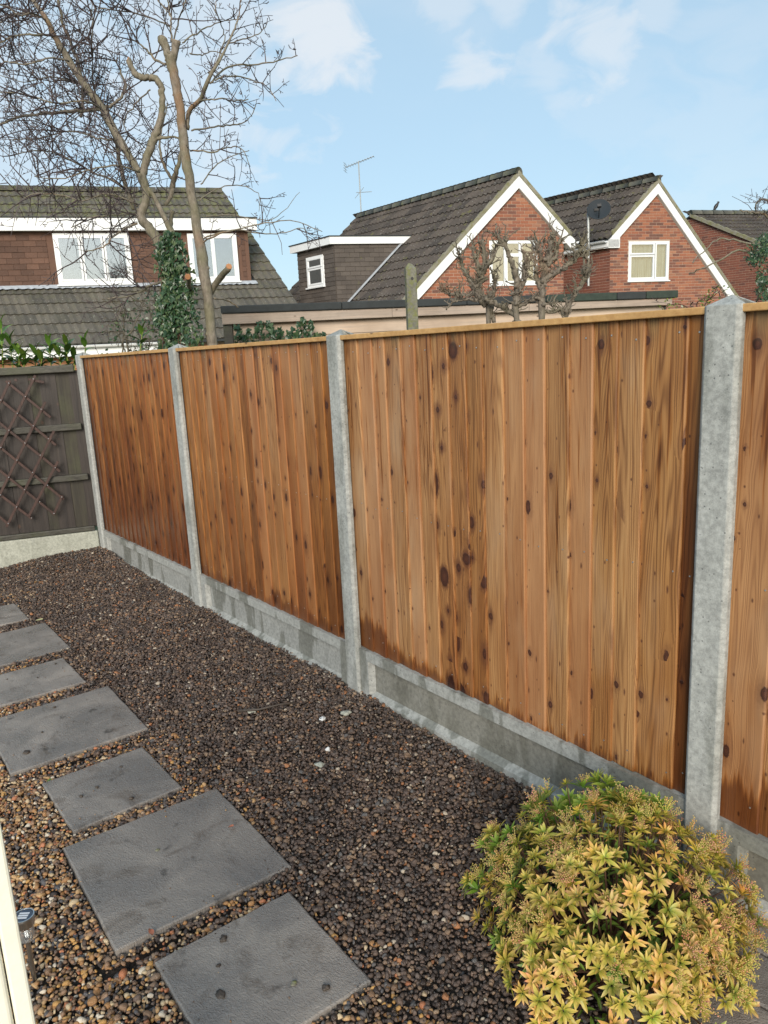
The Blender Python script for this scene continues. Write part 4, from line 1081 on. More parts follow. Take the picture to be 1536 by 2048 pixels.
Bm = np.array([GV, RV, ZZ]); O_ = OM - RO
m.box((DX - .17, DM_b0 - .10, zd1 + .175), (zd1 / sL + .38, DM_b1 + .12, zd1 + .20), Bm, O_); m.build('flat_roof', M['felt'], mh)
m = MB(); m.box((DX - .15, DM_b0 - .08, zd1 - .005), (-1.20, DM_b0 - .055, zd1 + .172), Bm, O_); m.build('fascia', M['upvc'], mh)
m = MB(); m.box((DX - .15, DM_b0 - .055, zd1 - .005), (DX - .125, DM_b1 + .10, zd1 + .172), Bm, O_); m.build('fascia', M['upvc'], mh)
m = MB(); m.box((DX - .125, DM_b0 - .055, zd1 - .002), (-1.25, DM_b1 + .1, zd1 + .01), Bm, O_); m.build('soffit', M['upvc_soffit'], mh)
# lead soaker down the cheek
a0, a1 = DX, zd1 / sL + .10
nL = nrm(np.cross(RV, vL)); nL = nL if nL[2] > 0 else -nL
p0 = O_ + RV * (DM_b0 - .055) + GV * a0 + ZZ * a0 * sL + nL * .055; p1 = O_ + RV * (DM_b0 - .055) + GV * a1 + ZZ * a1 * sL + nL * .055
m = MB(); m.prism([p0, p1, p1 + RV * .05, p0 + RV * .05], ZZ * .05); bevel(m.build('flashing', M['lead'], mh), .004, 1)

# ================================================================== RIGHT HOUSE (mirror twin)
OR = V3(7.909, 21.8, 5.819); RO = V3(OR[0], OR[1], 0)
rh = thing('brick_house', 'brick gable house right of the satellite dish, net curtains in its window', 'house', tuple(RO), 0, 'brick gabled houses beyond the fence')
sL2, sR2, BR = .955, 1.115, 3.55 + 2.5
wallO = OR + RV * WB
outline = [(0, -.13), (-1.385, -1.385 * sL2 - .13), (-1.385, -OR[2] - .1), (3.25, -OR[2] - .1), (3.25, -3.25 * sR2 - .13)]
hole = (-.80, .525, -2.60, -1.54)
gable_wall(rh, RO, wallO, GV, GN_, outline, hole)
inR = tri_inside(outline)
inh = lambda x, z: hole[0] < x < hole[1] and hole[2] - .02 < z < hole[3]
brick_wall(rh, RO, wallO, GV, GN_, -1.385, 3.3, -5.85, 0, M['brick'], lambda x, z: inR(x, z) and not inh(x, z), 300, lambda x, z: -z, 5)
Bm = np.array([GV, RV, ZZ]); O_ = OR - RO
m = MB(); m.box((-1.385, WB + .001, -5.85), (-1.27, BR - .1, -1.385 * sL2 - .13), Bm, O_); m.box((3.13, WB + .001, -5.85), (3.25, BR - .1, -3.25 * sR2 - .13), Bm, O_); m.build('side_wall', M['mortar'], rh)
brick_wall(rh, RO, OR + GV * -1.385 + RV * WB, RV, -GV, 0, BR - .3, -5.8, -1.5, M['brick_b'], lambda x, z: 0 < x < 5.6 and z < -1.56, 0, None, 6)  # side wall's shade is put into the colour, darker than the gable's brick
window(rh, RO, wallO + GV * (hole[0] + .004) + ZZ * (hole[2] + .012) - GN_ * .03, GV, GN_, 1.317, 1.045, [(0, .64, .0, .66), (0, .64, .68, 1), (.66, 1, 0, 1)], 'pane', .045)
vL2 = nrm(GV + ZZ * sL2); vR2 = nrm(-GV + ZZ * sR2)
lay_tiles(rh, RO, OR + GV * -1.56 + ZZ * (-1.56 * sL2), RV, vL2, BR, 1.56 * math.hypot(1, sL2), .33, .335, M['tile_m'], 200, None, .052, None, 7)
lay_tiles(rh, RO, OR + GV * 3.4 + ZZ * (-3.4 * sR2), RV, vR2, BR, 3.4 * math.hypot(1, sR2), .33, .335, M['tile_m'], 0, None, .018, None, 8)
m = MB()
for (a_, z_) in ((-1.56, -1.56 * sL2), (3.4, -3.4 * sR2)):
    p0 = O_ + ZZ * -.005; p1 = O_ + GV * a_ + ZZ * z_; k = -ZZ * .05
    m.prism([p0, p1, p1 + k, p0 + k], RV * BR)
m.build('roof_deck', M['felt'], rh)
ridge(rh, RO, OR + ZZ * .02, OR + RV * BR + ZZ * .02, .13, M['ridge_tile'])
verge_side(rh, RO, OR, -1.42, -1.42 * sL2, BR); verge_side(rh, RO, OR, 3.4, -3.4 * sR2, BR)
eave_box(rh, RO, OR, -1.20, -1.53, -1.70, -1.50, .0)
m = MB(); m.prism([O_ + GV * a + ZZ * z - RV * .004 for a, z in ((-1.53, -1.72), (-1.18, -1.72), (-1.18, -1.24), (-1.53, -1.52))], RV * .2); m.build('eaves_box', M['upvc'], rh)
gutter(rh, RO, OR + GV * -1.56 + ZZ * (-1.53), OR + GV * -1.56 + ZZ * (-1.53) + RV * (BR - .1), out=-GV)
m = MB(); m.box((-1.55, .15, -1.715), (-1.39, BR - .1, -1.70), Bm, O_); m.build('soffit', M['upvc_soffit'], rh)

# ================================================================== FAR RIGHT HOUSE
OF = V3(10.902, 27, 5.669); RO = V3(OF[0], OF[1], 0)
fh = thing('brick_house', 'brown brick house at the far right, its ridge running level behind bare twigs', 'house', tuple(RO), 0, 'brick gabled houses beyond the fence')
fs_ = .505; FL = 9.0
Bm = np.array([GV, RV, ZZ]); O_ = OF - RO
LW = -RV
faceN = nrm(np.cross(RV, ZZ)); faceN = faceN if faceN @ GV < 0 else -faceN
m = MB()
m.prism([O_ + GV * .1 + RV * b + ZZ * z for b, z in ((-4.3, -OF[2] - .1), (-4.3, -4.3 * fs_ - .06), (0, -.06), (4.3, -4.3 * fs_ - .06), (4.3, -OF[2] - .1))], GV * (FL - .2)); m.build('wall', M['mortar'], fh)
outF = tri_inside([(-4.3, -5.7), (4.3, -5.7), (4.3, -4.3 * fs_ - .06), (0, -.06), (-4.3, -4.3 * fs_ - .06)])
brick_wall(fh, RO, OF + GV * .1, RV, faceN, -4.3, 4.3, -5.7, 0, M['brick_b'], outF, 0, None, 9)
vF = nrm(RV + ZZ * fs_)
lay_tiles(fh, RO, OF - RV * 4.5 - ZZ * 4.5 * fs_, GV, vF, FL, 4.5 * math.hypot(1, fs_), .33, .335, M['tile_m'], 160, None, .034, lambda c: 0 if c[0] < 14.5 else 1, 10)
m = MB()
for sgn_ in (1, -1):
    m.prism([O_ + ZZ * -.005, O_ + RV * sgn_ * 4.5 - ZZ * 4.5 * fs_, O_ + RV * sgn_ * 4.5 - ZZ * (4.5 * fs_ + .05), O_ - ZZ * .055], GV * FL)
m.build('roof_deck', M['felt'], fh)
m = MB(); m.prism([O_ - GV * .02 + ZZ * .05, O_ - GV * .02 - RV * 4.5 + ZZ * (.05 - 4.5 * fs_), O_ - GV * .02 - RV * 4.5 + ZZ * (-.06 - 4.5 * fs_), O_ - GV * .02 - ZZ * .06], GV * .12); m.build('verge', M['verge'], fh)
ridge(fh, RO, OF + ZZ * .03, OF + GV * FL + ZZ * .03, .13, M['ridge_tile'])

# ================================================================== LEFT HOUSE
OL = V3(-6.615, 17, 2.123); RO = V3(OL[0], OL[1], 0)
lh = thing('tile_roofed_house', 'mossy roofed house with brown tile hung upper storey behind the bare tree', 'house', tuple(RO), 0)
O_ = OL - RO; Bm = np.array([GV, RV, ZZ])
LB, LZ = 4.15, 3.95; A0, A1 = -3.2, 5.42; sl = LZ / LB
vS = nrm(RV * LB + ZZ * LZ); LS = math.hypot(LB, LZ)
DB = 1.37; DA1 = 4.65; dzt = 2.56
def clipL(x, y, c):
    a = A0 + x; b = y / LS * LB
    return not (a < DA1 + .02 and DB + .03 < b < 2.92)
nvis = lambda c: 0 if c[0] > -9.6 else 1
lay_tiles(lh, RO, OL + GV * A0, GV, vS, A1 - A0, LS - .05, .333, .34, M['tile_l'], 300, clipL, .026, nvis, 11)
m = MB(); m.prism([O_ + GV * A0, O_ + GV * A0 + RV * LB + ZZ * LZ, O_ + GV * A0 + RV * LB + ZZ * (LZ - .05), O_ + GV * A0 - ZZ * .05], GV * (A1 - A0 - .02))
m.prism([O_ + GV * A0 + RV * 2 * LB, O_ + GV * A0 + RV * LB + ZZ * LZ, O_ + GV * A0 + RV * LB + ZZ * (LZ - .05), O_ + GV * A0 + RV * 2 * LB - ZZ * .05], GV * (A1 - A0 - .02)); m.build('roof_deck', M['felt'], lh)
ridge(lh, RO, OL + GV * A0 + RV * LB + ZZ * LZ, OL + GV * A1 + RV * LB + ZZ * LZ, .12, M['tile_l'])
m = MB(); m.prism([O_ + GV * (A0 + .1) + RV * .32 + ZZ * (-OL[2] - .1), O_ + GV * (A0 + .1) + RV * .32 + ZZ * .2, O_ + GV * (A0 + .1) + RV * LB + ZZ * (LZ - .12), O_ + GV * (A0 + .1) + RV * (2 * LB - .32) + ZZ * .2, O_ + GV * (A0 + .1) + RV * (2 * LB - .32) + ZZ * (-OL[2] - .1)], GV * (A1 - A0 - .3)); m.build('wall', M['mortar'], lh)
brick_wall(lh, RO, OL + RV * .32, GV, GN_, A0, A1, -2.2, .1, M['brick_o'], lambda x, z: A0 < x < A1 - .25 and z < -.1, 120, lambda x, z: -z + (0 if -2 < x < 1 else 4), 12)
gutter(lh, RO, OL + GV * A0 - RV * .03 - ZZ * .02, OL + GV * 1.8 - RV * .03 - ZZ * .02, .058, .22, out=GN_)
m = MB(); m.prism([O_ + GV * (A1 + .0) + ZZ * .03, O_ + GV * A1 + RV * LB + ZZ * (LZ + .03), O_ + GV * A1 + RV * LB + ZZ * (LZ - .1), O_ + GV * A1 - ZZ * .1], -GV * .06); m.build('verge', M['verge'], lh)
# upper storey
W1 = (.22, 1.87, 1.395, 2.52); W2 = (3.20, 4.36, 1.395, 2.50)
m = MB(); m.box((A0, DB, .9), (DA1, DB + 2.2, 2.66), Bm, O_); o = m.build('upper_wall', M['hung_l'], lh)
inW = lambda x, z: (W1[0] - .13 < x < W1[1] + .13 and z < W1[3]) or (W2[0] - .13 < x < W2[1] + .10 and z < W2[3])
hung_tiles(lh, RO, OL + RV * DB, GV, GN_, A0, DA1 + .1, 1.37, dzt, M['hung_l'], lambda x, z: x < DA1 - .08 and z < dzt + .02 and not inW(x, z), .265, .125, 200, 5)
window(lh, RO, OL + RV * DB + GV * W1[0] + ZZ * W1[2] + GN_ * .035, GV, GN_, W1[1] - W1[0], W1[3] - W1[2], [(0, .33, 0, 1), (.34, .66, 0, 1), (.67, 1, 0, 1)], 'pane_refl', .07, curt=True)
window(lh, RO, OL + RV * DB + GV * W2[0] + ZZ * W2[2] + GN_ * .035, GV, GN_, W2[1] - W2[0], W2[3] - W2[2], [(0, .5, 0, 1), (.5, 1, 0, 1)], 'pane_refl', .07, curt=True)
m = MB(); m.box((A0, DB - .20, dzt), (DA1 + .14, DB - .175, dzt + .27), Bm, O_); m.build('fascia', M['upvc'], lh)
m = MB(); m.box((A0, DB - .175, dzt), (DA1 + .14, DB - .0, dzt + .012), Bm, O_); m.build('soffit', M['upvc_soffit'], lh)
m = MB(); m.box((A0, DB - .22, dzt + .273), (DA1 + .16, 3.2, dzt + .295), Bm, O_); m.build('flat_roof', M['felt'], lh)
m = MB(); m.box((DA1 + .12, DB - .175, dzt), (DA1 + .14, 3.0, dzt + .27), Bm, O_); m.build('fascia', M['upvc'], lh)
K = 120; vs = []
for k in range(K + 1):
    a = A0 + (DA1 + .1 - A0) * k / K
    dip = .012 * math.cos(k / K * (DA1 - A0) / .1665 * 2 * PI)
    vs += [tuple(O_ + GV * a + RV * (DB - .02) + ZZ * (1.40)), tuple(O_ + GV * a + RV * (DB - .12) + ZZ * (1.40 - .085 + dip))]
m = MB(); m.add(vs, [(2 * k, 2 * k + 1, 2 * k + 3, 2 * k + 2) for k in range(K)]); m.build('flashing', M['lead'], lh)

# ================================================================== FLAT ROOFED OUTBUILDING
sx0, sx1, sy = -1.835, 3.65, 9.3
sd = thing('outbuilding', 'long flat roofed timber outbuilding with dark felt edge and pale weathered boards', 'shed', (sx0, sy, 0))
RO = V3(sx0, sy, 0)
L_ = sx1 - sx0
def zr(x): return 2.301 + (2.225 - 2.301) * x / L_
edges = [0, 1.45, 2.95, 3.9, 4.75, 5.1, L_]
for i in range(len(edges) - 1):
    a, b = edges[i] + .002, edges[i + 1]
    m = MB(); h_ = .088
    for (x0, x1) in ((a, b),):
        m.prism([(x0, 0, zr(x0) - h_), (x1, 0, zr(x1) - h_), (x1, 0, zr(x1)), (x0, 0, zr(x0))], (0, .10, 0))
    bevel(m.build('felt_edge', M['felt_moss'] if i in (3, 5) else M['felt'], sd), .012, 3)
m = MB(); m.prism([(0.01, .1, zr(0) - .03), (L_ - .01, .1, zr(L_) - .03), (L_ - .01, .1, zr(L_) - .008), (0.01, .1, zr(0) - .008)], (0, 3.0, 0)); m.build('roof', M['felt'], sd)
fa = [0.0, 2.05, 3.7, L_ - .06]
for i in range(3):
    a, b = fa[i] + .002, fa[i + 1]
    f0 = lambda x: zr(x) - .092; f1 = lambda x: zr(x) - (.215 + (.165 - .215) * x / L_)
    m = MB(); m.prism([(a, .03, f1(a)), (b, .03, f1(b)), (b, .03, f0(b)), (a, .03, f0(a))], (0, .03, 0)); bevel(m.build('fascia_board', M['shed_fascia'], sd), .003, 1)
m = MB(); m.box((.10, .14, 0), (L_ - .13, 3.0, 2.10)); m.build('wall', M['shed_board'], sd)
z = 2.06; k = 0
while z > .05:
    for (a, b) in ((.10, 3.3), (3.31, L_ - .12)):
        m = MB(); m.prism([(a, .115, z - .142), (a, .135, z - .142), (a, .138, z), (a, .128, z)], (b - a, 0, 0)); m.build('cladding_board', M['shed_board'], sd)
    z -= .145; k += 1
m = MB(); m.box((.0, .07, 0), (.11, .138, 2.10)); bevel(m.build('corner_post', M['dark_rail'], sd), .003, 1)
m = MB(); m.box((L_ - .125, .10, 0), (L_ - .10, .2, 2.06)); m.build('corner_trim', M['dark_rail'], sd)

# ================================================================== BARE TREE BEHIND THE FENCE
TD = 7.6
def zp(pts, Y=TD, wob=0.0, seed=0):
    """limb points read off the photograph (x, y, width in px, depth offset) to 3D points and radii"""
    P, R = [], []
    for p in pts:
        x, y, w = p[0] / 2.327, p[1] / 2.327, p[2] / 2.327
        d = Y + (p[3] if len(p) > 3 else 0)
        q = at(x, y, d); P.append(q); R.append(.5 * w * d / F_PX)
    return np.array(P), np.array(R)
def smooth_path(P, R, k=5, jit=.0, seed=0):
    r_ = np.random.default_rng(seed)
    n = len(P); out, rr = [], []
    for i in range(n - 1):
        p0 = P[max(i - 1, 0)]; p1 = P[i]; p2 = P[i + 1]; p3 = P[min(i + 2, n - 1)]
        for t in np.linspace(0, 1, k, endpoint=False):
            q = .5 * ((2 * p1) + (-p0 + p2) * t + (2 * p0 - 5 * p1 + 4 * p2 - p3) * t * t + (-p0 + 3 * p1 - 3 * p2 + p3) * t ** 3)
            out.append(q + r_.normal(0, jit, 3)); rr.append((R[i] * (1 - t) + R[i + 1] * t) * (1 + r_.uniform(-.06, .06)))
    out.append(P[-1]); rr.append(R[-1]); return np.array(out), np.array(rr)
tb = at(430, 690, TD); TB = V3(tb[0], tb[1], 0)
tree = thing('bare_tree', 'tall leafless tree with sawn off stems rising behind the second fence post', 'tree', tuple(TB))
def limb(pts, name='limb', cut=None, k=5, sides=9, seed=0, Y=TD, mat='bark', knots=0):
    P, R = zp(pts, Y); Q, r_ = smooth_path(P, R, k, .004, seed)
    m = MB(); m.tube(Q - TB, r_, sides); 
    rr = random.Random(seed)
    for _ in range(knots):
        i = rr.randrange(2, len(Q) - 2); a = rr.uniform(0, 6.28)
        d = nrm(V3(math.cos(a), math.sin(a) * .6 - .6, .3)); m.tube([Q[i] - TB, Q[i] - TB + d * r_[i] * 1.15], [r_[i] * .55, r_[i] * .32], 7)
    o = m.build(name, M[mat], tree, smooth=True)
    if cut:
        d = nrm(Q[-1] - Q[-2]); c = MB(); c.tube([Q[-1] - TB - d * .002, Q[-1] - TB + d * .004], [r_[-1] * 1.02, r_[-1] * .96], 12); c.build('sawn_end', M[cut], o)
    return Q, r_
LIMBS = []
# the straight stem and its forked top
q = limb([(1020, 1950, 52), (1000, 1700, 48), (985, 1560, 47), (962, 1350, 44), (940, 1200, 50), (915, 1050, 40), (882, 850, 41), (858, 680, 42), (840, 520, 37), (820, 400, 38), (798, 290, 44), (790, 245, 42)], 'trunk', None, 5, 12, 1, knots=5); LIMBS.append((q, .06))
limb([(792, 300, 34), (775, 235, 31), (757, 183, 42)], 'limb', 'cut_p', 4, 10, 2)
limb([(800, 300, 30), (812, 245, 30), (821, 190, 36)], 'limb', 'cut_p', 4, 10, 3)
# the curved trunk in the ivy, its diagonal limb and the sawn S shaped limb
q = limb([(815, 1950, 70), (800, 1640, 62), (788, 1350, 56), (760, 1180, 46), (700, 1065, 42), (655, 1010, 38), (680, 930, 34), (672, 860, 36), (655, 805, 40)], 'trunk', None, 5, 12, 4, knots=3); LIMBS.append((q, .1))
q = limb([(655, 815, 32), (630, 770, 32), (560, 655, 34), (470, 500, 31), (400, 400, 28), (320, 280, 31), (262, 185, 25), (215, 90, 20), (160, 10, 17), (95, -90, 13), (20, -200, 9)], 'limb', None, 5, 10, 5, knots=4); LIMBS.append((q, 1))
limb([(664, 825, 30), (680, 745, 32), (712, 655, 35), (740, 585, 28), (756, 475, 26), (750, 405, 26), (715, 364, 27), (655, 360, 26), (624, 338, 24), (594, 276, 22)], 'limb', 'cut', 6, 10, 6, knots=3)
q = limb([(712, 655, 20), (745, 640, 15), (800, 636, 9), (850, 650, 6)], 'limb', None, 4, 7, 7); LIMBS.append((q, .5))
q = limb([(690, 870, 18), (740, 962, 22), (800, 1080, 26), (828, 1150, 25), (845, 1300, 25)], 'limb', None, 4, 9, 8); LIMBS.append((q, .4))
# right hand branch
q = limb([(872, 600, 17, .05), (880, 520, 18), (938, 455, 20, -.1), (968, 370, 17, -.2), (1010, 300, 12, -.2), (1062, 200, 9, -.1), (1098, 120, 7), (1112, 60, 5), (1122, -10, 4)], 'limb', None, 5, 8, 9); LIMBS.append((q, 1.4))
for i, (pts, w) in enumerate([
    ([(978, 390, 8, -.2), (1060, 310, 8), (1180, 302, 7, .2), (1290, 283, 5, .3), (1385, 258, 4, .3)], 1.6),
    ([(1000, 370, 7, -.2), (1085, 352, 6), (1180, 375, 5, .2), (1245, 405, 4, .1), (1285, 470, 3)], 1.5),
    ([(930, 470, 6, -.1), (1020, 462, 6, -.3), (1090, 468, 5), (1155, 462, 4, .1)], 1.6),
    ([(890, 608, 8), (1000, 590, 7, .2), (1085, 580, 6, .3), (1150, 560, 4, .3), (1190, 492, 3, .3)], 1.6),
    ([(884, 700, 7), (990, 706, 7, -.2), (1075, 685, 5), (1125, 692, 4, .1), (1160, 765, 3)], 1.4),
    ([(1060, 205, 6), (1130, 180, 5, .2), (1200, 160, 4, .3), (1245, 105, 3, .3)], 1.5),
    ([(975, 345, 6), (1040, 205, 5, .2), (1035, 130, 4, .2), (1005, 60, 4), (1005, 5, 3)], 1.2),
    ([(880, 250, 6, .1), (930, 255, 5, .2), (990, 240, 4, .3), (1060, 262, 3, .2)], 1.5),
    ([(850, 200, 6), (900, 165, 6), (965, 125, 5, .2), (1030, 100, 4, .2), (1120, 90, 3)], 1.5),
    ([(800, 195, 9), (796, 110, 8), (788, 40, 6), (772, -40, 5)], 1.6),
    ([(806, 190, 7), (830, 100, 6, .2), (855, 30, 5), (875, -40, 4)], 1.5),
    ([(796, 130, 6), (700, 82, 6, .2), (590, 55, 5, .3), (500, 42, 4), (415, 48, 3)], 1.6),
    ([(796, 70, 6), (750, 20, 5), (700, -30, 4)], 1.4),
    ([(770, 300, 11, .1), (720, 275, 9, .2), (670, 220, 7, .3), (610, 180, 5, .3)], 1.5),
    ([(500, 500, 15, .2), (430, 512, 16, .3), (300, 520, 15, .5), (190, 530, 12, .5), (90, 545, 10, .6), (-20, 590, 8, .6), (-120, 640, 6, .6)], 1.6),
    ([(500, 500, 12, .2), (560, 460, 12, .2), (584, 402, 12, .3), (565, 340, 8, .3), (540, 280, 5, .3)], 1.4),
    ([(240, 165, 10), (170, 165, 9, -.3), (90, 160, 7, -.3), (0, 200, 6, -.3), (-80, 220, 4, -.3)], 1.7),
    ([(185, 75, 10), (120, 60, 9, .2), (60, 70, 7, .3), (-10, 110, 5, .4)], 1.7),
    ([(210, 90, 8), (150, 62, 7, -.3), (90, 70, 6, -.4), (30, 30, 5, -.4), (-40, 10, 4)], 1.6),
    ([(262, -60, 8, .5), (290, 100, 12, .5), (335, 215, 14, .5), (375, 330, 14, .4), (385, 440, 14, .4), (375, 545, 12, .4)], 1.5),
    ([(625, 975, 18, .6), (595, 900, 19, .6), (560, 760, 19, .6), (535, 640, 14, .6), (475, 530, 10, .6), (440, 420, 7, .5), (430, 300, 5, .5), (430, 180, 4), (428, -10, 3)], 1.5),
    ([(640, 960, 10, .5), (560, 860, 9, .6), (430, 800, 8, .7), (300, 730, 6, .7), (190, 700, 5, .8), (60, 720, 4, .8)], 1.7),
    ([(770, 960, 16, .4), (800, 900, 22, .4), (803, 860, 24, .4), (825, 785, 20, .3), (842, 705, 12, .3), (850, 610, 8, .2)], 1.0),
    ([(800, 830, 14, .4), (760, 760, 12, .4), (745, 660, 9, .4), (760, 560, 7, .4), (780, 480, 5, .4)], 1.3),
    ([(800, 980, 20, .4), (795, 1040, 20, .4), (800, 1100, 20, .2)], .5),
    ([(640, 1040, 10, -.1), (575, 1065, 9, -.2), (520, 1110, 8, -.3), (480, 1150, 6, -.3), (390, 1170, 5, -.3)], 1.4),
    ([(650, 800, 9, -.1), (540, 770, 8, -.3), (420, 790, 6, -.4), (300, 830, 5, -.4), (160, 820, 4, -.4)], 1.7),
    ([(470, 500, 8, -.1), (380, 470, 7, -.4), (260, 480, 6, -.5), (120, 440, 5, -.5), (0, 430, 4, -.5)], 1.7),
    ([(320, 285, 8, -.1), (230, 270, 7, -.3), (130, 300, 6, -.4), (30, 290, 5, -.4), (-60, 330, 4, -.4)], 1.7),
    ([(400, 405, 7, .1), (330, 380, 6, .4), (240, 360, 5, .5), (110, 380, 4, .5), (0, 350, 3, .5)], 1.7),
    ([(560, 650, 8, .1), (450, 640, 7, .3), (330, 610, 6, .5), (200, 640, 5, .6), (60, 650, 4, .6)], 1.7),
    ([(640, 950, 8), (500, 900, 7, -.2), (380, 930, 6, -.3), (240, 900, 5, -.4), (100, 920, 4, -.4)], 1.7),
    ([(655, 1000, 8), (560, 1000, 7, .3), (430, 1010, 6, .4), (330, 1060, 4, .4)], 1.6),
    ([(700, 420, 6, .3), (640, 470, 6, .3), (580, 560, 5, .3), (600, 640, 4, .3)], 1.5),
    ([(940, 1130, 8), (1020, 1090, 7, -.2), (1130, 1060, 6, -.3), (1260, 1035, 5, -.3), (1370, 1030, 4, -.3), (1500, 1078, 3, -.3)], 1.0),
    ([(950, 1110, 7), (1080, 1070, 6, .2), (1210, 1090, 5, .3), (1330, 1080, 4, .3), (1410, 1060, 3, .3), (1440, 1130, 2, .3)], .9),
    ([(960, 1010, 6), (1060, 1000, 5, .2), (1190, 1020, 4, .3), (1290, 1010, 3, .3), (1395, 895, 2, .3)], .7),
    ([(935, 860, 6), (985, 790, 5, .2), (1070, 730, 4, .3), (1160, 700, 3, .3)], 1.2),
    ([(930, 930, 6), (1010, 880, 5, .2), (1100, 860, 4, .3), (1200, 900, 3, .3), (1205, 985, 2, .3)], 1.0),
    ([(760, 1310, 14), (700, 1330, 10, .2), (620, 1370, 8, .3), (500, 1390, 6, .3)], 1.3),
    ([(1000, 1390, 10), (1060, 1400, 8, .2), (1110, 1430, 5, .3)], .8)]):
    q = limb(pts, 'limb', None, 5, 7, 20 + i); LIMBS.append((q, w))
limb([(960, 1400, 24, .1), (1010, 1310, 30), (1066, 1240, 27, -.25)], 'limb', 'cut', 4, 10, 90)
limb([(880, 1345, 20, -.1), (876, 1300, 22, -.35), (874, 1288, 25, -.45)], 'limb', 'cut', 4, 10, 91)

def grow_twigs(owner, base, limbs, n_per_m, mat, seed, name='twigs', L1=(.45, 1.0), rad=.0058, spurs=True, maxd=3, up=.25, flat=None):
    r_ = random.Random(seed); m = MB(); cnt = [0]
    def tw(p, d, L, r, lev):
        n = max(3, int(L / .085)); pts = [p]; ds = L / n; dirs = []
        curl = V3(r_.uniform(-1, 1), r_.uniform(-1, 1), r_.uniform(-1, 1)) * .16
        for i in range(n):
            d = nrm(d + curl + V3(r_.gauss(0, .15), r_.gauss(0, .15), r_.gauss(0, .15)) + V3(0, 0, up * .22))
            p = p + d * ds; pts.append(p); dirs.append(d)
        rr = [max(r * (1 - .62 * i / n), .0017 if L1[1] < .3 else .0026) for i in range(n + 1)]
        m.tube(np.array(pts) - base, rr, 3 if r < .006 else 4, cap=False); cnt[0] += 1
        for i in range(1, n):
            if lev < maxd and r_.random() < (.62 if lev == 1 else .42):
                side = nrm(np.cross(dirs[i], V3(r_.gauss(0, 1), r_.gauss(0, 1), r_.gauss(0, 1))))
                nd = nrm(dirs[i] * r_.uniform(.35, .8) + side)
                tw(pts[i], nd, L * r_.uniform(.28, .6), max(r * .6, .0024), lev + 1)
            elif spurs and r_.random() < .75:
                side = nrm(np.cross(dirs[i], V3(r_.gauss(0, 1), r_.gauss(0, 1), r_.gauss(0, 1))) + dirs[i] * .5)
                l_ = r_.uniform(.012, .035); m.tube(np.array([pts[i], pts[i] + side * l_ * .6, pts[i] + side * l_]) - base, [.0032, .0034, .0052], 3, cap=False)
    for (Q, R), w in limbs:
        seg = np.linalg.norm(np.diff(Q, axis=0), axis=1); cum = np.concatenate([[0], np.cumsum(seg)]); L = cum[-1]
        for _ in range(max(1, int(L * n_per_m * w))):
            s_ = r_.uniform(.05, 1) * L; i = min(int(np.searchsorted(cum, s_)) - 1, len(Q) - 2); i = max(i, 0)
            f = (s_ - cum[i]) / (seg[i] + 1e-9); p = Q[i] + (Q[i + 1] - Q[i]) * f; t = nrm(Q[i + 1] - Q[i])
            side = nrm(np.cross(t, V3(r_.gauss(0, 1), r_.gauss(0, 1), r_.gauss(0, 1))))
            d = nrm(side + t * r_.uniform(0, .8) + V3(0, 0, up))
            tw(p, d, r_.uniform(*L1) * (.6 + .4 * r_.random()), rad * r_.uniform(.7, 1.1), 1)
    print(name, cnt[0], m.n)
    o = m.build(name, M[mat], owner); tag(o, kind='stuff'); return o
grow_twigs(tree, TB, [l for l in LIMBS if l[1] > .8 and l[0][0][:, 0].mean() < -1.7], 11.5, 'twig', 3, L1=(.35, .8), rad=.0072)
grow_twigs(tree, TB, [l for l in LIMBS if l[1] > .8 and l[0][0][:, 0].mean() >= -1.7], 7.5, 'twig', 4, L1=(.18, .42), rad=.0056)

# ---- ivy up the curved trunk, and over the outbuilding wall
def ivy_leaf(sz):
    pts = [(0, 0), (.42, -.12), (.50, .22), (.30, .36), (.22, .62), (0, 1.0), (-.22, .62), (-.30, .36), (-.50, .22), (-.42, -.12)]
    return [(x * sz, 0.0, y * sz) for x, y in pts]
def ivy(name, label, spots, seed, sz=(.030, .058), facing=V3(0, -1, 0), nper=1, stems=()):
    r_ = random.Random(seed); c0 = np.mean([s for s in spots], axis=0); base = V3(c0[0], c0[1], 0)
    root = thing(name, label, 'ivy', tuple(base)); m = MB()
    for s in spots:
        sz_ = r_.uniform(*sz); L = np.array(ivy_leaf(sz_))
        n = nrm(facing * r_.uniform(.4, 1.2) + V3(r_.gauss(0, .5), r_.gauss(0, .4), r_.gauss(.25, .35)))
        dn = nrm(V3(r_.gauss(0, .5), r_.gauss(0, .2), -1)); dn = nrm(dn - n * (dn @ n)); sd = np.cross(n, dn)
        W = L[:, :1] * sd + L[:, 2:3] * dn + n * (-(np.abs(L[:, :1])) * .25)
        cen = dn * sz_ * .35 + n * .002
        vs = np.vstack([W, cen[None]]) + s - base
        k = len(L); m.add(vs, [(i, (i + 1) % k, k) for i in range(k)], r_.random())
    tag(m.build('leaves', M['ivy'], root), kind='stuff')
    if stems:
        q = MB()
        for P, R in stems: q.tube(np.array(P) - base, R, 5)
        q.build('vines', M['stem'], root)
    return root
r_ = random.Random(11); spots = []; stems = []
P, R = zp([(815, 1850, 70), (805, 1600, 90), (800, 1430, 80), (800, 1300, 75), (795, 1180, 70), (805, 1110, 60)]); Q, RR = smooth_path(P, R, 8)
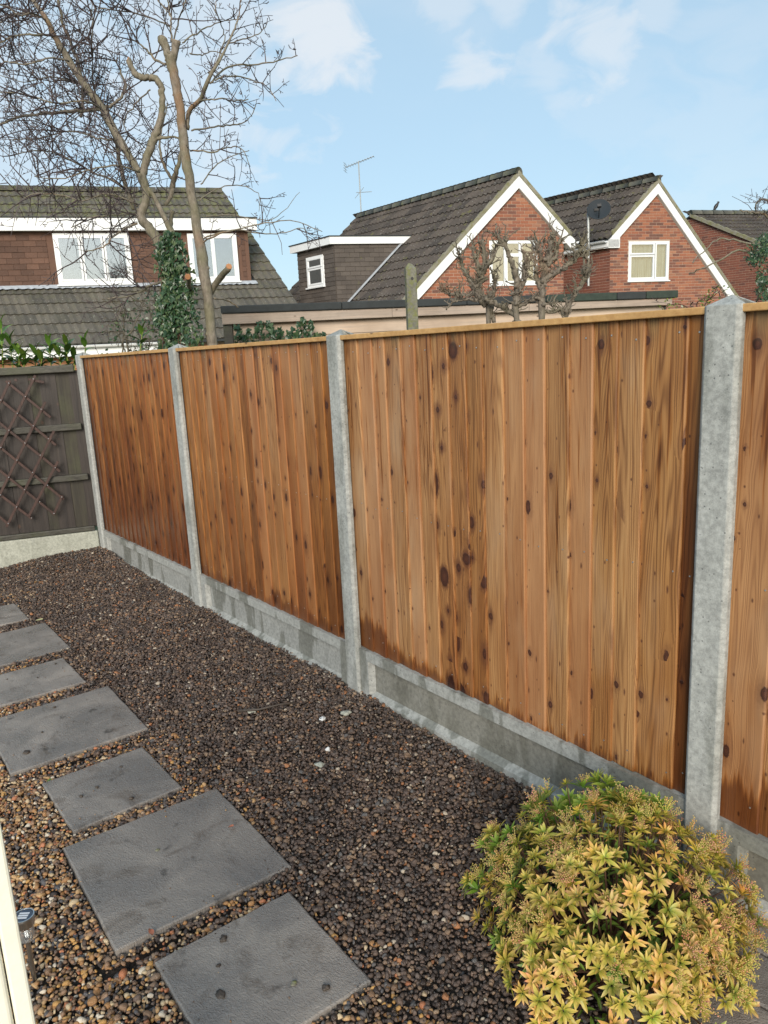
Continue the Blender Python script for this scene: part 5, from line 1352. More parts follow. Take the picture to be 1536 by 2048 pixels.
for _ in range(1500):
    i = min(len(Q) - 1, int(len(Q) * r_.random() ** 1.15)); an = r_.uniform(PI * .9, PI * 2.1); rr = RR[i] * r_.uniform(.55, 1.15) + .01
    lob = .85 + .45 * math.sin(i * .37 + 2) + .3 * math.sin(i * 1.1) + r_.uniform(-.15, .45)
    spots.append(Q[i] + V3(math.cos(an) * rr * lob, math.sin(an) * rr * .9 - .06, r_.uniform(-.07, .07)))
P2, R2 = zp([(890, 1850, 60, -.05), (900, 1620, 50, -.05), (885, 1480, 44, -.05), (870, 1360, 40, -.05), (850, 1220, 40, -.05)]); Q2, RR2 = smooth_path(P2, R2, 8)
for _ in range(380):
    i = r_.randrange(len(Q2)); an = r_.uniform(PI * .9, PI * 2.1); rr = RR2[i] * r_.uniform(.5, 1.9) + .02
    spots.append(Q2[i] + V3(math.cos(an) * rr, math.sin(an) * rr - .05, r_.uniform(-.08, .08)))
for k in range(9):
    j = k * 4 % len(Q); q = Q + V3(r_.uniform(-.09, .09), -.09, 0); stems.append((q[::3] + np.random.default_rng(k).normal(0, .015, q[::3].shape), .006))
ivy('ivy', 'dark green ivy wrapped round the curved tree trunk above the fence', spots, 12, stems=stems)
spots = []
for _ in range(330):
    px_ = 470 + 185 * r_.random() ** 1.2; t = (px_ - 470) / 185
    top = 645 + 14 * math.sin(px_ * .08) + 6 * math.sin(px_ * .3); py_ = r_.uniform(top + 6, top + 50 - 15 * t)
    if r_.random() < .25 and py_ > top + 20: continue
    spots.append(at(px_, py_, sy - .05 + r_.uniform(-.12, .08)))
ivy('ivy', 'patch of ivy spreading under the outbuilding fascia beside the pale trunk', spots, 13, (.045, .075))
# grey green scrub behind the corner of the fence, left of the ivy
scr = thing('scrub_bush', 'tangle of thin dark stems and dull leaves left of the ivy covered trunk', 'bush', tuple(V3(*at(300, 690, 8.3)[:2], 0)))
sb = V3(*at(300, 690, 8.3)[:2], 0)
Ls = []
for k in range(9):
    x = 245 + k * 12; P = np.array([at(x, 760, 8.3), at(x + r_.uniform(-18, 18), 690, 8.3 + r_.uniform(-.2, .2)), at(x + r_.uniform(-40, 40), 615 + r_.uniform(-15, 25), 8.3 + r_.uniform(-.3, .3))])
    Q, R = smooth_path(P, np.array([.010, .008, .004]), 6, .01, k); Ls.append(((Q, R), 1))
m = MB()
for (Q, R), w in Ls: m.tube(Q - sb, R, 5)
m.build('stems', M['bark_p'], scr)
grow_twigs(scr, sb, Ls, 9, 'twig_b', 31, 'twigs', (.2, .45), .004)
m = MB()
for _ in range(260):
    (Q, R), w = r_.choice(Ls); p = Q[r_.randrange(4, len(Q))] + np.array([r_.gauss(0, .12), r_.gauss(0, .12), r_.gauss(0, .10)]) - sb
    n = nrm(V3(r_.gauss(0, .6), -1, r_.gauss(.3, .5))); d = nrm(np.cross(n, V3(r_.gauss(0, 1), r_.gauss(0, 1), r_.gauss(0, 1)))); s_ = np.cross(n, d); l_ = r_.uniform(.03, .055)
    m.add([p, p + d * l_ * .5 + s_ * l_ * .28, p + d * l_, p + d * l_ * .5 - s_ * l_ * .28], [(0, 1, 2, 3)], r_.random())
tag(m.build('leaves', M['ivy'], scr), kind='stuff')

# ---- pollarded fruit trees in front of the outbuilding
def pollard(label, Y, mains, shoots, seed, group='pollarded fruit trees behind the fence'):
    b = at(mains[0][0][0], 700, Y); B = V3(b[0], b[1], 0); root = thing('pollarded_tree', label, 'tree', tuple(B), 0, group)
    r_ = random.Random(seed); Ls = []
    for j, pts in enumerate(mains):
        P = [at(x, y, Y + (q[0] if q else 0)) for (x, y, w, *q) in pts]; R = [.47 * w * Y / F_PX for (x, y, w, *q) in pts]
        if j == 0: P = [V3(P[0][0], P[0][1], 0)] + P; R = [R[0] * 1.2] + R
        Q, rr = smooth_path(np.array(P), np.array(R), 6, .006, seed + j)
        rr = rr * (1 + .12 * np.sin(np.arange(len(rr)) * 1.9))
        m = MB(); m.tube(Q - B, rr, 8)
        for _ in range(int(len(Q) * .8)):     # knuckles
            i = r_.randrange(6 if j == 0 else 2, len(Q) - 1); a = r_.uniform(0, 6.28); d = nrm(V3(math.cos(a), math.sin(a) * .7 - .3, r_.uniform(-.1, .7)))
            l_ = rr[i] * r_.uniform(1.2, 2.0); m.tube([Q[i] - B, Q[i] - B + d * l_ * .6, Q[i] - B + d * l_], [rr[i] * .75, rr[i] * .62, rr[i] * .38], 6)
        m.build('trunk' if j == 0 else 'limb', M['bark_p'], root, smooth=True); Ls.append(((Q[6:] if j == 0 else Q, rr), 1.0))
    # short gnarly shoots
    m = MB()
    for (Q, R), w in Ls:
        for _ in range(int(len(Q) * shoots * .42)):
            i = r_.randrange(1, len(Q)); p = Q[i]; d = nrm(V3(r_.gauss(0, .75), r_.gauss(0, .6), r_.uniform(.1, 1.0)))
            n = r_.randrange(2, 6); pts = [p]; rad = r_.uniform(.0045, .008)
            for k in range(n):
                d = nrm(d + V3(r_.gauss(0, .38), r_.gauss(0, .3), r_.gauss(.18, .25))); pts.append(pts[-1] + d * r_.uniform(.018, .036))
            rr = [rad * (1 - .45 * k / n) * (1.25 if k % 2 else .9) for k in range(n + 1)]
            m.tube(np.array(pts) - B, rr, 5)
            for k in range(1, n + 1):
                if r_.random() < .6:
                    s_ = nrm(V3(r_.gauss(0, 1), r_.gauss(0, .8), r_.gauss(.5, .5))); l_ = r_.uniform(.02, .07)
                    m.tube(np.array([pts[k], pts[k] + s_ * l_ * .5, pts[k] + s_ * l_ + V3(0, 0, .01)]) - B, [.0042, .0034, .0022], 4, cap=False)
    tag(m.build('shoots', M['bark_p'], root), kind='stuff')
    grow_twigs(root, B, Ls, 3.0, 'twig_b', seed + 50, 'twigs', (.06, .16), .0034, maxd=2, up=.5)
pollard('pollarded fruit tree left of the white window, its shoots bushing against the brick gable', 6.6,
    [[(978, 640, 12), (970, 610, 13), (955, 585, 14), (962, 560, 12), (968, 520, 9), (966, 480, 7)],
     [(985, 642, 8), (980, 600, 9), (990, 575, 8), (985, 545, 7, -.1)], [(960, 590, 10), (940, 560, 8), (925, 530, 7, .1), (918, 505, 6)], [(960, 585, 8), (930, 590, 6, .1), (900, 588, 5), (878, 578, 4)],
     [(965, 560, 8), (950, 520, 7), (946, 490, 6)], [(966, 550, 8), (982, 520, 7, -.1), (988, 500, 6)], [(955, 600, 6), (925, 600, 5), (905, 605, 4), (893, 620, 3)]], 2.6, 200)
pollard('pollarded fruit tree standing in front of the white gable window', 6.5,
    [[(1032, 641, 13), (1032, 610, 13), (1035, 580, 13), (1030, 545, 12), (1018, 510, 9), (1008, 480, 8)],
     [(1035, 585, 11), (1048, 560, 9), (1052, 530, 8), (1045, 500, 6)], [(1034, 632, 11), (1010, 618, 11, .05), (988, 606, 10), (970, 598, 9)], [(1036, 612, 9), (1062, 600, 9), (1085, 592, 8)],
     [(1012, 495, 7), (1000, 480, 6), (996, 470, 5)], [(1050, 545, 7), (1062, 520, 6), (1066, 490, 5)]], 1.7, 220)
pollard('pollarded fruit tree beside the satellite dish pole, long crooked arm reaching right', 6.5,
    [[(1084, 642, 15), (1084, 600, 14), (1088, 560, 13), (1096, 520, 12), (1104, 480, 9), (1108, 466, 7)],
     [(1085, 560, 12), (1112, 545, 11), (1135, 530, 10), (1150, 518, 9), (1160, 500, 8), (1162, 488, 7)], [(1128, 640, 9), (1142, 600, 9), (1158, 575, 9), (1172, 555, 8), (1176, 530, 6), (1175, 500, 5)],
     [(1172, 556, 7), (1168, 530, 5), (1166, 492, 4)], [(1086, 590, 10), (1074, 560, 8), (1070, 530, 7), (1074, 490, 6)], [(1094, 530, 9), (1112, 510, 7), (1118, 480, 6)], [(1084, 620, 8), (1105, 625, 6), (1120, 618, 5), (1132, 640, 4)], [(1090, 550, 8), (1082, 510, 7), (1088, 478, 6)]], 2.3, 240)

# ---- laurel shoots over the dark fence and a sprig behind the new fence
def laurel_leaf_mesh(k):
    r_ = random.Random(k); K = 5; vs = []; at_ = []
    for i in range(K + 1):
        t = i / K; w = .17 * math.sin(PI * min(1, t ** .8)) ** .8 + .002; z = .22 * t - .32 * t * t
        for s_ in (-1, 0, 1): vs.append((s_ * w, t, z + abs(s_) * w * .30)); at_.append(.2 + .5 * t * (k % 3) / 2 + .12 * (1 - abs(s_)))
    fs = [(i * 3 + j, i * 3 + j + 1, i * 3 + j + 4, i * 3 + j + 3) for i in range(K) for j in range(2)]
    m = MB(); m.add(vs, fs, at_); return m.mesh('leaf', M['laurel'], True)
LLM = [laurel_leaf_mesh(k) for k in range(4)]
def laurel(label, sprigs, Y, seed, group='cherry laurel shoots over the fence'):
    r_ = random.Random(seed); b = at(sprigs[0][0], 760, Y); B = V3(b[0], b[1], 0); root = thing('laurel_shrub', label, 'shrub', tuple(B), 0, group); m = MB()
    for (px_, py_, py0, nl, bright) in sprigs:
        top = at(px_, py_, Y + r_.uniform(-.1, .1)); bot = at(px_ + r_.uniform(-6, 6), py0, Y)
        m.tube(np.array([bot - V3(0, 0, .9), bot, top]) - B, [.008, .006, .003], 6)
        for i in range(nl):
            t = 1 - (i / nl) ** 1.1 * .95; p = bot + (top - bot) * t; a = i * 2.4 + r_.uniform(-.4, .4); el = .15 + 1.1 * t * (1 if i < 3 else .6)
            d = nrm(V3(math.cos(a) * math.cos(el), math.sin(a) * math.cos(el), math.sin(el))); up = nrm(V3(-d[0] * d[2], -d[1] * d[2], 1 - d[2] ** 2 + .05)); sd = np.cross(d, up)
            s_ = r_.uniform(.13, .18) * (.75 if i < 2 else 1)
            o = link('leaf', LLM[r_.randrange(4)], root); Mx = Matrix(((sd[0], d[0], up[0]), (sd[1], d[1], up[1]), (sd[2], d[2], up[2]))).to_4x4()
            o.matrix_local = Matrix.Translation(Vector(p - B)) @ Mx @ Matrix.Scale(s_, 4)
            bb = bright * r_.uniform(.75, 1.2); o.color = (bb * 1.05, bb, bb * .8, 1)
    m.build('stem', M['stem_g'], root)
laurel('bright laurel shoots rising above the dark fence at the left edge', [(2, 648, 735, 11, 1.7), (20, 685, 740, 13, 1.0), (38, 706, 742, 11, 1.3), (-12, 700, 745, 10, .9), (50, 716, 745, 9, 1.0)], 6.9, 1)
laurel('laurel shoots over the dark fence beside the corner post', [(98, 686, 742, 13, 1.4), (72, 706, 745, 10, 1.0), (132, 684, 742, 12, .9), (118, 708, 745, 10, 1.0), (148, 712, 745, 9, .8), (84, 718, 745, 8, .8)], 7.0, 2)
laurel('single yellow green laurel sprig peeping over the new fence beside the corner post', [(170, 682, 712, 4, 1.9)], 7.2, 3)
laurel('small laurel sprig showing above the reddish panel left of the second post', [(285, 662, 702, 7, 1.1)], 7.2, 4)

# ---- foliage and bare twigs at the right edge, in front of the far house
eb = at(1530, 640, 9.0); EB = V3(eb[0], eb[1], 0)
ev = thing('evergreen_tree', 'dark evergreen sprays with bare purple twigs hanging in at the right edge', 'tree', tuple(EB))
r_ = random.Random(21); Ls = []
for pts in ([(1600, 700, 40), (1592, 560, 36), (1580, 470, 26), (1560, 420, 14), (1545, 380, 8)], [(1585, 520, 14), (1545, 505, 10), (1515, 515, 6), (1498, 530, 3)], [(1590, 560, 12), (1540, 560, 8), (1520, 580, 6), (1512, 605, 3)],
            [(1580, 480, 8), (1530, 430, 5), (1500, 425, 3), (1480, 420, 2)], [(1575, 440, 6), (1530, 400, 4), (1512, 410, 3), (1518, 440, 2)], [(1580, 500, 5), (1500, 485, 4), (1440, 478, 3), (1400, 510, 2), (1385, 525, 2)], [(1580, 530, 5), (1490, 500, 4), (1420, 530, 3), (1378, 548, 2)]):
    P = [at(x, y, 9.0 + r_.uniform(-.15, .15)) for x, y, w in pts]; R = [.5 * w * 9 / F_PX for x, y, w in pts]
    if not Ls: P = [EB + V3(.3, 0, 0)] + P; R = [R[0]] + R
    Q, rr = smooth_path(np.array(P), np.array(R), 6, .008, len(Ls)); m = MB(); m.tube(Q - EB, rr, 7); m.build('trunk' if not Ls else 'limb', M['bark'], ev, smooth=True); Ls.append(((Q, rr), 1))
grow_twigs(ev, EB, [Ls[3], Ls[4], Ls[4], Ls[0]], 6, 'twig', 41, 'twigs', (.2, .5), .005)
m = MB()
for (cx, cy, sx_, sy_, n) in ((1524, 500, 22, 22, 420), (1530, 480, 12, 12, 160), (1505, 520, 14, 10, 120), (1524, 560, 14, 26, 260), (1532, 590, 10, 18, 160), (1560, 530, 22, 60, 600)):
    for _ in range(n):
        p = at(r_.gauss(cx, sx_ * .5), r_.gauss(cy, sy_ * .5), 8.9 + r_.uniform(-.3, .25)) - EB
        nn_ = nrm(V3(r_.gauss(0, .7), -1, r_.gauss(.4, .5))); d = nrm(np.cross(nn_, V3(r_.gauss(0, 1), r_.gauss(0, 1), r_.gauss(0, 1)))); s_ = np.cross(nn_, d); l_ = r_.uniform(.025, .05)
        m.add([p, p + d * l_ * .5 + s_ * l_ * .25, p + d * l_, p + d * l_ * .5 - s_ * l_ * .25], [(0, 1, 2, 3)], r_.random())
tag(m.build('foliage', M['ivy'], ev), kind='stuff')
# thin briar behind the widest post
bb = at(1400, 640, 5.2); BB = V3(bb[0], bb[1], 0); br = thing('briar', 'thin dark briar with tiny leaves showing left of the widest post top', 'shrub', tuple(BB)); Ls = []
for pts in ([(1400, 700), (1385, 625), (1350, 608), (1330, 612)], [(1405, 700), (1410, 615), (1430, 590), (1445, 575)], [(1398, 700), (1395, 612), (1412, 595), (1420, 586)]):
    P = [at(x, y, 5.2 + r_.uniform(-.1, .1)) for x, y in pts]; Q, rr = smooth_path(np.array(P), np.array([.006, .005, .003, .002]), 6, .004, len(Ls)); m = MB(); m.tube(Q - BB, rr, 5); m.build('stem', M['stem'], br); Ls.append(((Q[6:], rr), 1))
grow_twigs(br, BB, Ls, 8, 'twig', 43, 'twigs', (.06, .16), .0025, maxd=2)
m = MB()
for _ in range(130):
    (Q, R), w = r_.choice(Ls); p = Q[r_.randrange(len(Q))] + np.array([r_.gauss(0, .03), r_.gauss(0, .03), r_.gauss(0, .02)]) - BB
    d = nrm(V3(r_.gauss(0, 1), r_.gauss(0, 1), r_.gauss(0, 1))); s_ = nrm(np.cross(d, V3(0, 1, .3))); l_ = r_.uniform(.01, .022)
    m.add([p, p + d * l_ * .5 + s_ * l_ * .3, p + d * l_, p + d * l_ * .5 - s_ * l_ * .3], [(0, 1, 2, 3)], r_.random())
tag(m.build('leaves', M['laurel'], br), kind='stuff')

# ================================================================== SMALL THINGS BEYOND THE FENCE
p_top = at(820, 528, 6.0); lp = V3(p_top[0], p_top[1], 0)
m = MB(); hw = .041; h = p_top[2] - .035
m.add([(-hw, -hw, 0), (hw, -hw, 0), (hw, hw, 0), (-hw, hw, 0), (-hw, -hw, h), (hw, -hw, h), (hw, hw, h), (-hw, hw, h), (-.012, 0, h + .045), (.012, 0, h + .04)], [(0, 1, 5, 4), (1, 2, 6, 5), (2, 3, 7, 6), (3, 0, 4, 7), (4, 5, 9, 8), (6, 7, 8, 9), (5, 6, 9), (7, 4, 8)])
o = m.build('lichened_post', M['lichen_post'], None, tuple(lp)); o.rotation_euler = (0, 0, math.radians(8)); bevel(o, .006, 2)
tag(o, 'tall thin concrete post covered in yellow lichen standing behind the fence', 'post')
hp = MB(); hp.lathe([(.011, 0), (.011, .003)], sides=14); hp.v[-1] = hp.v[-1][:, [0, 2, 1]] * V3(1, -1, 1) + V3(.004, -hw - .001, h - .075); hp.build('bolt_hole', M['black'], o)

ar = OM + RV * (BL - .1) + ZZ * .1
an = thing('tv_aerial', 'thin television aerial on the far end of the middle house ridge', 'aerial', tuple(ar))
m = MB(); m.tube([(0, 0, -.1), (0, 0, 1.50)], .018, 8); m.build('mast', M['galv'], an)
bo = MB(); bd = nrm(V3(.85, -.2, .22)); c0 = V3(0, 0, 1.47); bo.tube([c0 - bd * .42, c0 + bd * .50], .012, 6); b_ = bo.build('boom', M['galv'], an)
m = MB(); el = nrm(np.cross(bd, V3(.1, 0, 1)))
for k in range(11):
    c = c0 + bd * (-.38 + .086 * k); m.tube([c - el * (.16 - .006 * k), c + el * (.16 - .006 * k)], .007, 4)
m.build('elements', M['galv'], an)
m = MB(); c = c0 - bd * .44
for dz_ in (-.11, -.04, .04, .11): m.tube([c + V3(0, 0, dz_) - el * .20, c + V3(0, 0, dz_) + el * .20], .006, 4)
m.tube([c - ZZ * .13, c + ZZ * .13], .008, 4); m.build('reflector', M['galv'], an)
m = MB(); c = V3(0, 0, .62); d2_ = nrm(V3(.9, .2, .05)); m.tube([c - d2_ * .12, c + d2_ * .36], .010, 5)
for k in range(4): q = c + d2_ * (-.1 + .13 * k); m.tube([q - V3(0, .3, .06) * .4, q + V3(0, .3, .06) * .4], .006, 4)
m.tube([c - V3(.16, 0, .16), c + V3(.12, 0, .14)], .007, 4); m.build('lower_elements', M['galv'], an)

dp = at(1177, 560, 20.7); DPo = V3(dp[0], dp[1], dp[2])
ds_ = thing('satellite_dish', 'dark satellite dish on a thin grey pole between the two brick gables', 'dish', tuple(DPo))
top = at(1176.5, 414, 20.7) - DPo
m = MB(); m.tube([(0, 0, -.15), top], .032, 10); m.build('pole', M['galv'], ds_)
m = MB(); cD = at(1194, 421, 20.7) - DPo + V3(0, -.16, 0); nD = nrm(V3(-.25, -1, .35)); sD = nrm(np.cross(nD, ZZ)); uD = np.cross(sD, nD); K = 24; vs = [cD - nD * .05]; fs = []
for j, rr in enumerate((.33, .66, .92, 1.0)):
    for k in range(K):
        a = 2 * PI * k / K; vs.append(cD + sD * math.cos(a) * .300 * rr + uD * math.sin(a) * .275 * rr - nD * (.05 * (1 - rr * rr)))
fs = [(0, 1 + k, 1 + (k + 1) % K) for k in range(K)] + [(1 + j * K + k, 1 + (j + 1) * K + k, 1 + (j + 1) * K + (k + 1) % K, 1 + j * K + (k + 1) % K) for j in range(3) for k in range(K)]
m.add(vs, fs); dd_ = m.build('reflector', M['dish'], ds_, smooth=True); so = dd_.modifiers.new('solid', 'SOLIDIFY'); so.thickness = .012
m = MB(); m.tube([cD - uD * .22, cD - uD * .20 + nD * .16, cD + nD * .30 - uD * .08], .012, 5); m.build('arm', M['black'], ds_)
m = MB(); m.box((-.05, -.04, -.035), (.05, .04, .035), np.array([sD, nD, uD]), cD + nD * .30 - uD * .06); m.box((-.02, -.10, -.02), (.02, .0, .02), np.array([sD, nD, uD]), cD + nD * .30 - uD * .06); m.build('receiver', M['black'], ds_)
m = MB(); m.box((-.11, .02, -.03), (.02, .12, .03), None, cD + V3(0, 0, 0)); m.tube([cD + V3(0, .05, -.04), V3(0, 0, cD[2] - .04)], .02, 6); m.build('clamp', M['black'], ds_)
m = MB(); w_ = V3(OR[0], OR[1], OR[2]) - GV * 1.385 + RV * .9 - DPo
m.tube([(0, 0, .10), (w_[0], w_[1], .12)], .018, 6); m.tube([(0, 0, -.1), (w_[0], w_[1], .08)], .015, 6); m.build('wall_bracket', M['black'], ds_)

# crow on the far ridge
cb = OF + GV * 1.05 + ZZ * .165
cw = thing('crow', 'small black bird perched on the ridge of the far right house', 'bird', tuple(cb))
def ell(m, c, a, R3, K=10, J=7):
    vs, fs = [], []
    a = nrm(a); s_ = nrm(np.cross(a, ZZ)); u_ = np.cross(s_, a)
    for j in range(J + 1):
        ph = PI * j / J
        for k in range(K): th_ = 2 * PI * k / K; vs.append(c + a * math.cos(ph) * R3[0] + s_ * math.sin(ph) * math.cos(th_) * R3[1] + u_ * math.sin(ph) * math.sin(th_) * R3[2])
    for j in range(J): fs += [(j * K + k, j * K + (k + 1) % K, (j + 1) * K + (k + 1) % K, (j + 1) * K + k) for k in range(K)]
    m.add(vs, fs)
bd_ = nrm(V3(.45, -.1, .75)); m = MB()
prof = [(-.135, .008, .012), (-.10, .028, .036), (-.04, .050, .060), (.03, .054, .060), (.08, .040, .044), (.105, .031, .032), (.13, .033, .034), (.155, .030, .030), (.172, .014, .014)]
s_ = nrm(np.cross(bd_, ZZ)); u_ = np.cross(s_, bd_); vs = []; K = 12; c = V3(0, 0, .12)
for (t, w, hh) in prof:
    for k in range(K): a = 2 * PI * k / K; vs.append(c + bd_ * t + s_ * math.cos(a) * w + u_ * math.sin(a) * hh)
fs = [(j * K + k, j * K + (k + 1) % K, (j + 1) * K + (k + 1) % K, (j + 1) * K + k) for j in range(len(prof) - 1) for k in range(K)] + [tuple(range(K))[::-1], tuple((len(prof) - 1) * K + k for k in range(K))]
m.add(vs, fs); m.build('body', M['crow'], cw, smooth=True)
hd = c + bd_ * .15
m = MB(); m.tube([hd + V3(-.015, -.005, .01), hd + V3(-.05, -.01, .012), hd + V3(-.078, -.012, .002)], [.013, .009, .002], 6); m.build('beak', M['black'], cw)
m = MB(); m.prism([c - bd_ * .08 + s_ * .02, c - bd_ * .20 + s_ * .03, c - bd_ * .21 - s_ * .03, c - bd_ * .08 - s_ * .02], u_ * .008); m.build('tail', M['crow'], cw)
for sg in (-1, 1):
    m = MB(); ell(m, c + s_ * sg * .048 - bd_ * .03, bd_, (.11, .012, .038)); m.build('wing', M['crow'], cw, smooth=True)
    m = MB(); m.tube([c + s_ * sg * .02 - bd_ * .03, V3(.0, 0, 0) + s_ * sg * .025], .005, 5); m.tube([s_ * sg * .025 + V3(0, 0, .003), s_ * sg * .025 + V3(-.04, -.01, .003)], .004, 4); m.build('leg', M['black'], cw)

# ================================================================== GARDEN SMALL THINGS
# solar stake light
sl_ = V3(-1.066, 1.829, 0); st = thing('solar_light', 'stainless steel solar stake light in the pebbles beside the cream post', 'garden light', tuple(sl_))
HT = .200
m = MB(); m.lathe([(.0, HT - .004), (.0245, HT - .004), (.0255, HT), (.0285, HT), (.0290, HT - .006), (.0255, HT - .030), (.0235, HT - .034), (.0, HT - .034)][::-1], sides=32); m.build('cap', M['steel'], st, smooth=False)
m = MB(); m.lathe([(.0, HT - .0034), (.0243, HT - .0034), (.0243, HT - .0010), (0, HT - .0010)], sides=32); c = m.build('solar_panel', M['solar'], st)
m = MB()
for k in range(3): m.box((-.014, -.0125 + k * .009, HT - .0009), (.014, -.0110 + k * .009 + .004, HT - .0003))
m.build('cell_strip', M['solar_line'], c)
m = MB(); m.lathe([(.0225, HT - .034), (.0215, HT - .075), (.014, HT - .080), (.0, HT - .080)], sides=28, wob=.03); m.build('lens', M['clear'], st)
m = MB(); m.lathe([(.004, HT - .080), (.004, HT - .045), (.002, HT - .042)], sides=8); m.build('lamp', M['white_stone'], st)
m = MB(); m.lathe([(.009, HT - .080), (.007, HT - .09), (.0065, -.05)], sides=14); m.build('stake', M['steel'], st)

def lump(name, px_, py_, size, mat, label, cat, seed, flat=.6, z0=None, faceted=False, group=None):
    g0 = at_ground(px_, py_, 0.0); z = float(gz(*g0)) if z0 is None else z0; g0 = at_ground(px_, py_, z + size * .3)
    bm = bmesh.new(); bmesh.ops.create_icosphere(bm, subdivisions=1 if faceted else 3, radius=size)
    r_ = random.Random(seed); ph = [r_.uniform(0, 6.28) for _ in range(6)]
    for v in bm.verts:
        q = v.co / size; f = 1 + (.22 if not faceted else .15) * math.sin(4.2 * q.x + ph[0]) * math.sin(3.9 * q.y + ph[1]) + .14 * math.sin(9 * q.z + ph[2] + 6 * q.x) + .07 * math.sin(17 * q.y + ph[3]); v.co = Vector((q.x * f, q.y * f * .8, q.z * f * flat)) * size
    me = bpy.data.meshes.new(name); bm.to_mesh(me); bm.free(); me.materials.append(M[mat])
    if not faceted: me.polygons.foreach_set('use_smooth', [True] * len(me.polygons))
    o = link(name, me, None, (g0[0], g0[1], z + size * flat * .55)); o.rotation_euler = (0, 0, r_.uniform(0, 6))
    return tag(o, label, cat, group)
lump('stone', 657, 1500, .017, 'white_stone', 'bright white broken stone lying on the dark pebbles', 'stone', 1, .75, faceted=True)
lump('mortar_lump', 645, 1437, .016, 'white_stone', 'crumbly white mortar lump just above the white stone', 'mortar lump', 2, .45)
lump('mortar_lump', 692, 1425, .024, 'gboard_old', 'flat grey mortar lump right of the crumbly white one', 'mortar lump', 3, .35)
lump('mortar_lump', 640, 1527, .022, 'gboard_old', 'grey white mortar smear just below the white stone', 'mortar lump', 4, .25)
lump('mortar_lump', 502, 1420, .026, 'gboard_old', 'grey mortar patch at the left end of the dark stick', 'mortar lump', 5, .25)
lump('stone', 342, 1893, .010, 'lichen_post', 'round grey pebble in the joint below the big stepping stone', 'stone', 6, .8)
lump('stone', 555, 1765, .010, 'dish', 'large smooth grey pebble right of the nearest stepping stone', 'stone', 7, .6)
for i, (x, y, s_, lab) in enumerate([(53, 1503, .017, 'wide black mud clod on the large stepping stone fourth away'), (84, 1464, .006, 'tiny mud speck near the middle of the fourth stepping stone'), (109, 1414, .008, 'mud speck on the far edge of the fourth stepping stone'),
        (194, 1574, .008, 'reddish pebble in the middle of the third stepping stone'), (162, 1592, .008, 'reddish pebble left of the other on the third stepping stone'), (262, 1596, .009, 'dark clod near the near edge of the third stepping stone'), (242, 1533, .006, 'small clod towards the far edge of the third stepping stone'),
        (315, 1700, .008, 'greenish pebble alone in the middle of the biggest stepping stone'), (437, 1931, .007, 'black clod at the left of the nearest stepping stone'), (447, 1877, .013, 'brown clod near the far edge of the nearest stepping stone'), (588, 1966, .009, 'yellow brown pebble on the nearest stepping stone'), (652, 1975, .011, 'mud lump at the right of the nearest stepping stone'), (440, 1987, .015, 'spread mud lump at the lower left of the nearest stepping stone'),
        (14, 1358, .005, 'tiny mud speck left on the fifth stepping stone'), (75, 1355, .005, 'tiny mud speck in the middle of the fifth stepping stone'), (111, 1327, .007, 'mud speck at the far corner of the fifth stepping stone')]):
    lump('clod', x, y, s_, 'lichen_post' if i in (7, 10) else 'clod', lab, 'mud clod', 30 + i, .5 if s_ < .015 else .22, z0=.006, group='bits of mud on the stepping stones')
def leaf_on(px_, py_, L, mat, label, ang, z):
    g0 = at_ground(px_, py_, z); m = MB(); K = 5; vs = []
    for i in range(K + 1):
        t = i / K; w = .28 * math.sin(PI * t) ** .8 * L + .0004
        vs += [((t - .5) * L, -w, .004 + .010 * t * (1 - t)), ((t - .5) * L, 0, .001 + .004 * t), ((t - .5) * L, w, .003 + .007 * t)]
    m.add(vs, [(i * 3 + j, i * 3 + j + 1, i * 3 + j + 4, i * 3 + j + 3) for i in range(K) for j in range(2)])
    o = m.build('fallen_leaf', M[mat], None, (g0[0], g0[1], z), True); o.rotation_euler = (0, 0, ang); return tag(o, label, 'leaf')
leaf_on(303, 1866, .028, 'dead_leaf', 'small red fallen leaf on the near edge of the biggest stepping stone', 2.2, .012)
leaf_on(462, 1655, .020, 'dead_leaf', 'thin pinkish leaf near the right side of the biggest stepping stone', .2, .012)
leaf_on(78, 1241, .05, 'pale_leaf', 'pale green fallen leaf beside the second farthest stepping stone', .5, 0)
leaf_on(98, 1563, .02, 'laurel', 'tiny green leaf at the corner of the third stepping stone', 1.0, 0)
sa, sb_ = at_ground(478, 1432, .0), at_ground(598, 1417, .0); mid = (sa + sb_) / 2
z_ = float(gz(*mid)) + .012
m = MB(); m.tube(np.array([(sa[0], sa[1], z_), ((sa * .65 + sb_ * .35)[0], (sa * .65 + sb_ * .35)[1] - .02, z_ + .004), ((sa * .3 + sb_ * .7)[0], (sa * .3 + sb_ * .7)[1], z_ + .008), (sb_[0], sb_[1], z_ + .003)]) - V3(mid[0], mid[1], 0), [.007, .006, .0045, .003], 6)
tag(m.build('stick', M['clod'], None, (mid[0], mid[1], 0), True), 'thin dark stick lying across the pebbles', 'stick')
s1, s2 = at_ground(738, 2048, 0), at_ground(716, 1995, 0); m = MB(); m.tube([(s1[0], s1[1], .01), ((s1[0] + s2[0]) / 2 + .004, (s1[1] + s2[1]) / 2, .012), (s2[0], s2[1], .008)], [.0025, .002, .0012], 5)
tag(m.build('stick', M['clod'], None), 'short black stick at the bottom edge beside the nearest stepping stone', 'stick')
lump('stone', 8, 1123, .035, 'dead_leaf', 'orange brown stone against the old gravel board at the left edge', 'stone', 55, .6)
r_ = random.Random(8)
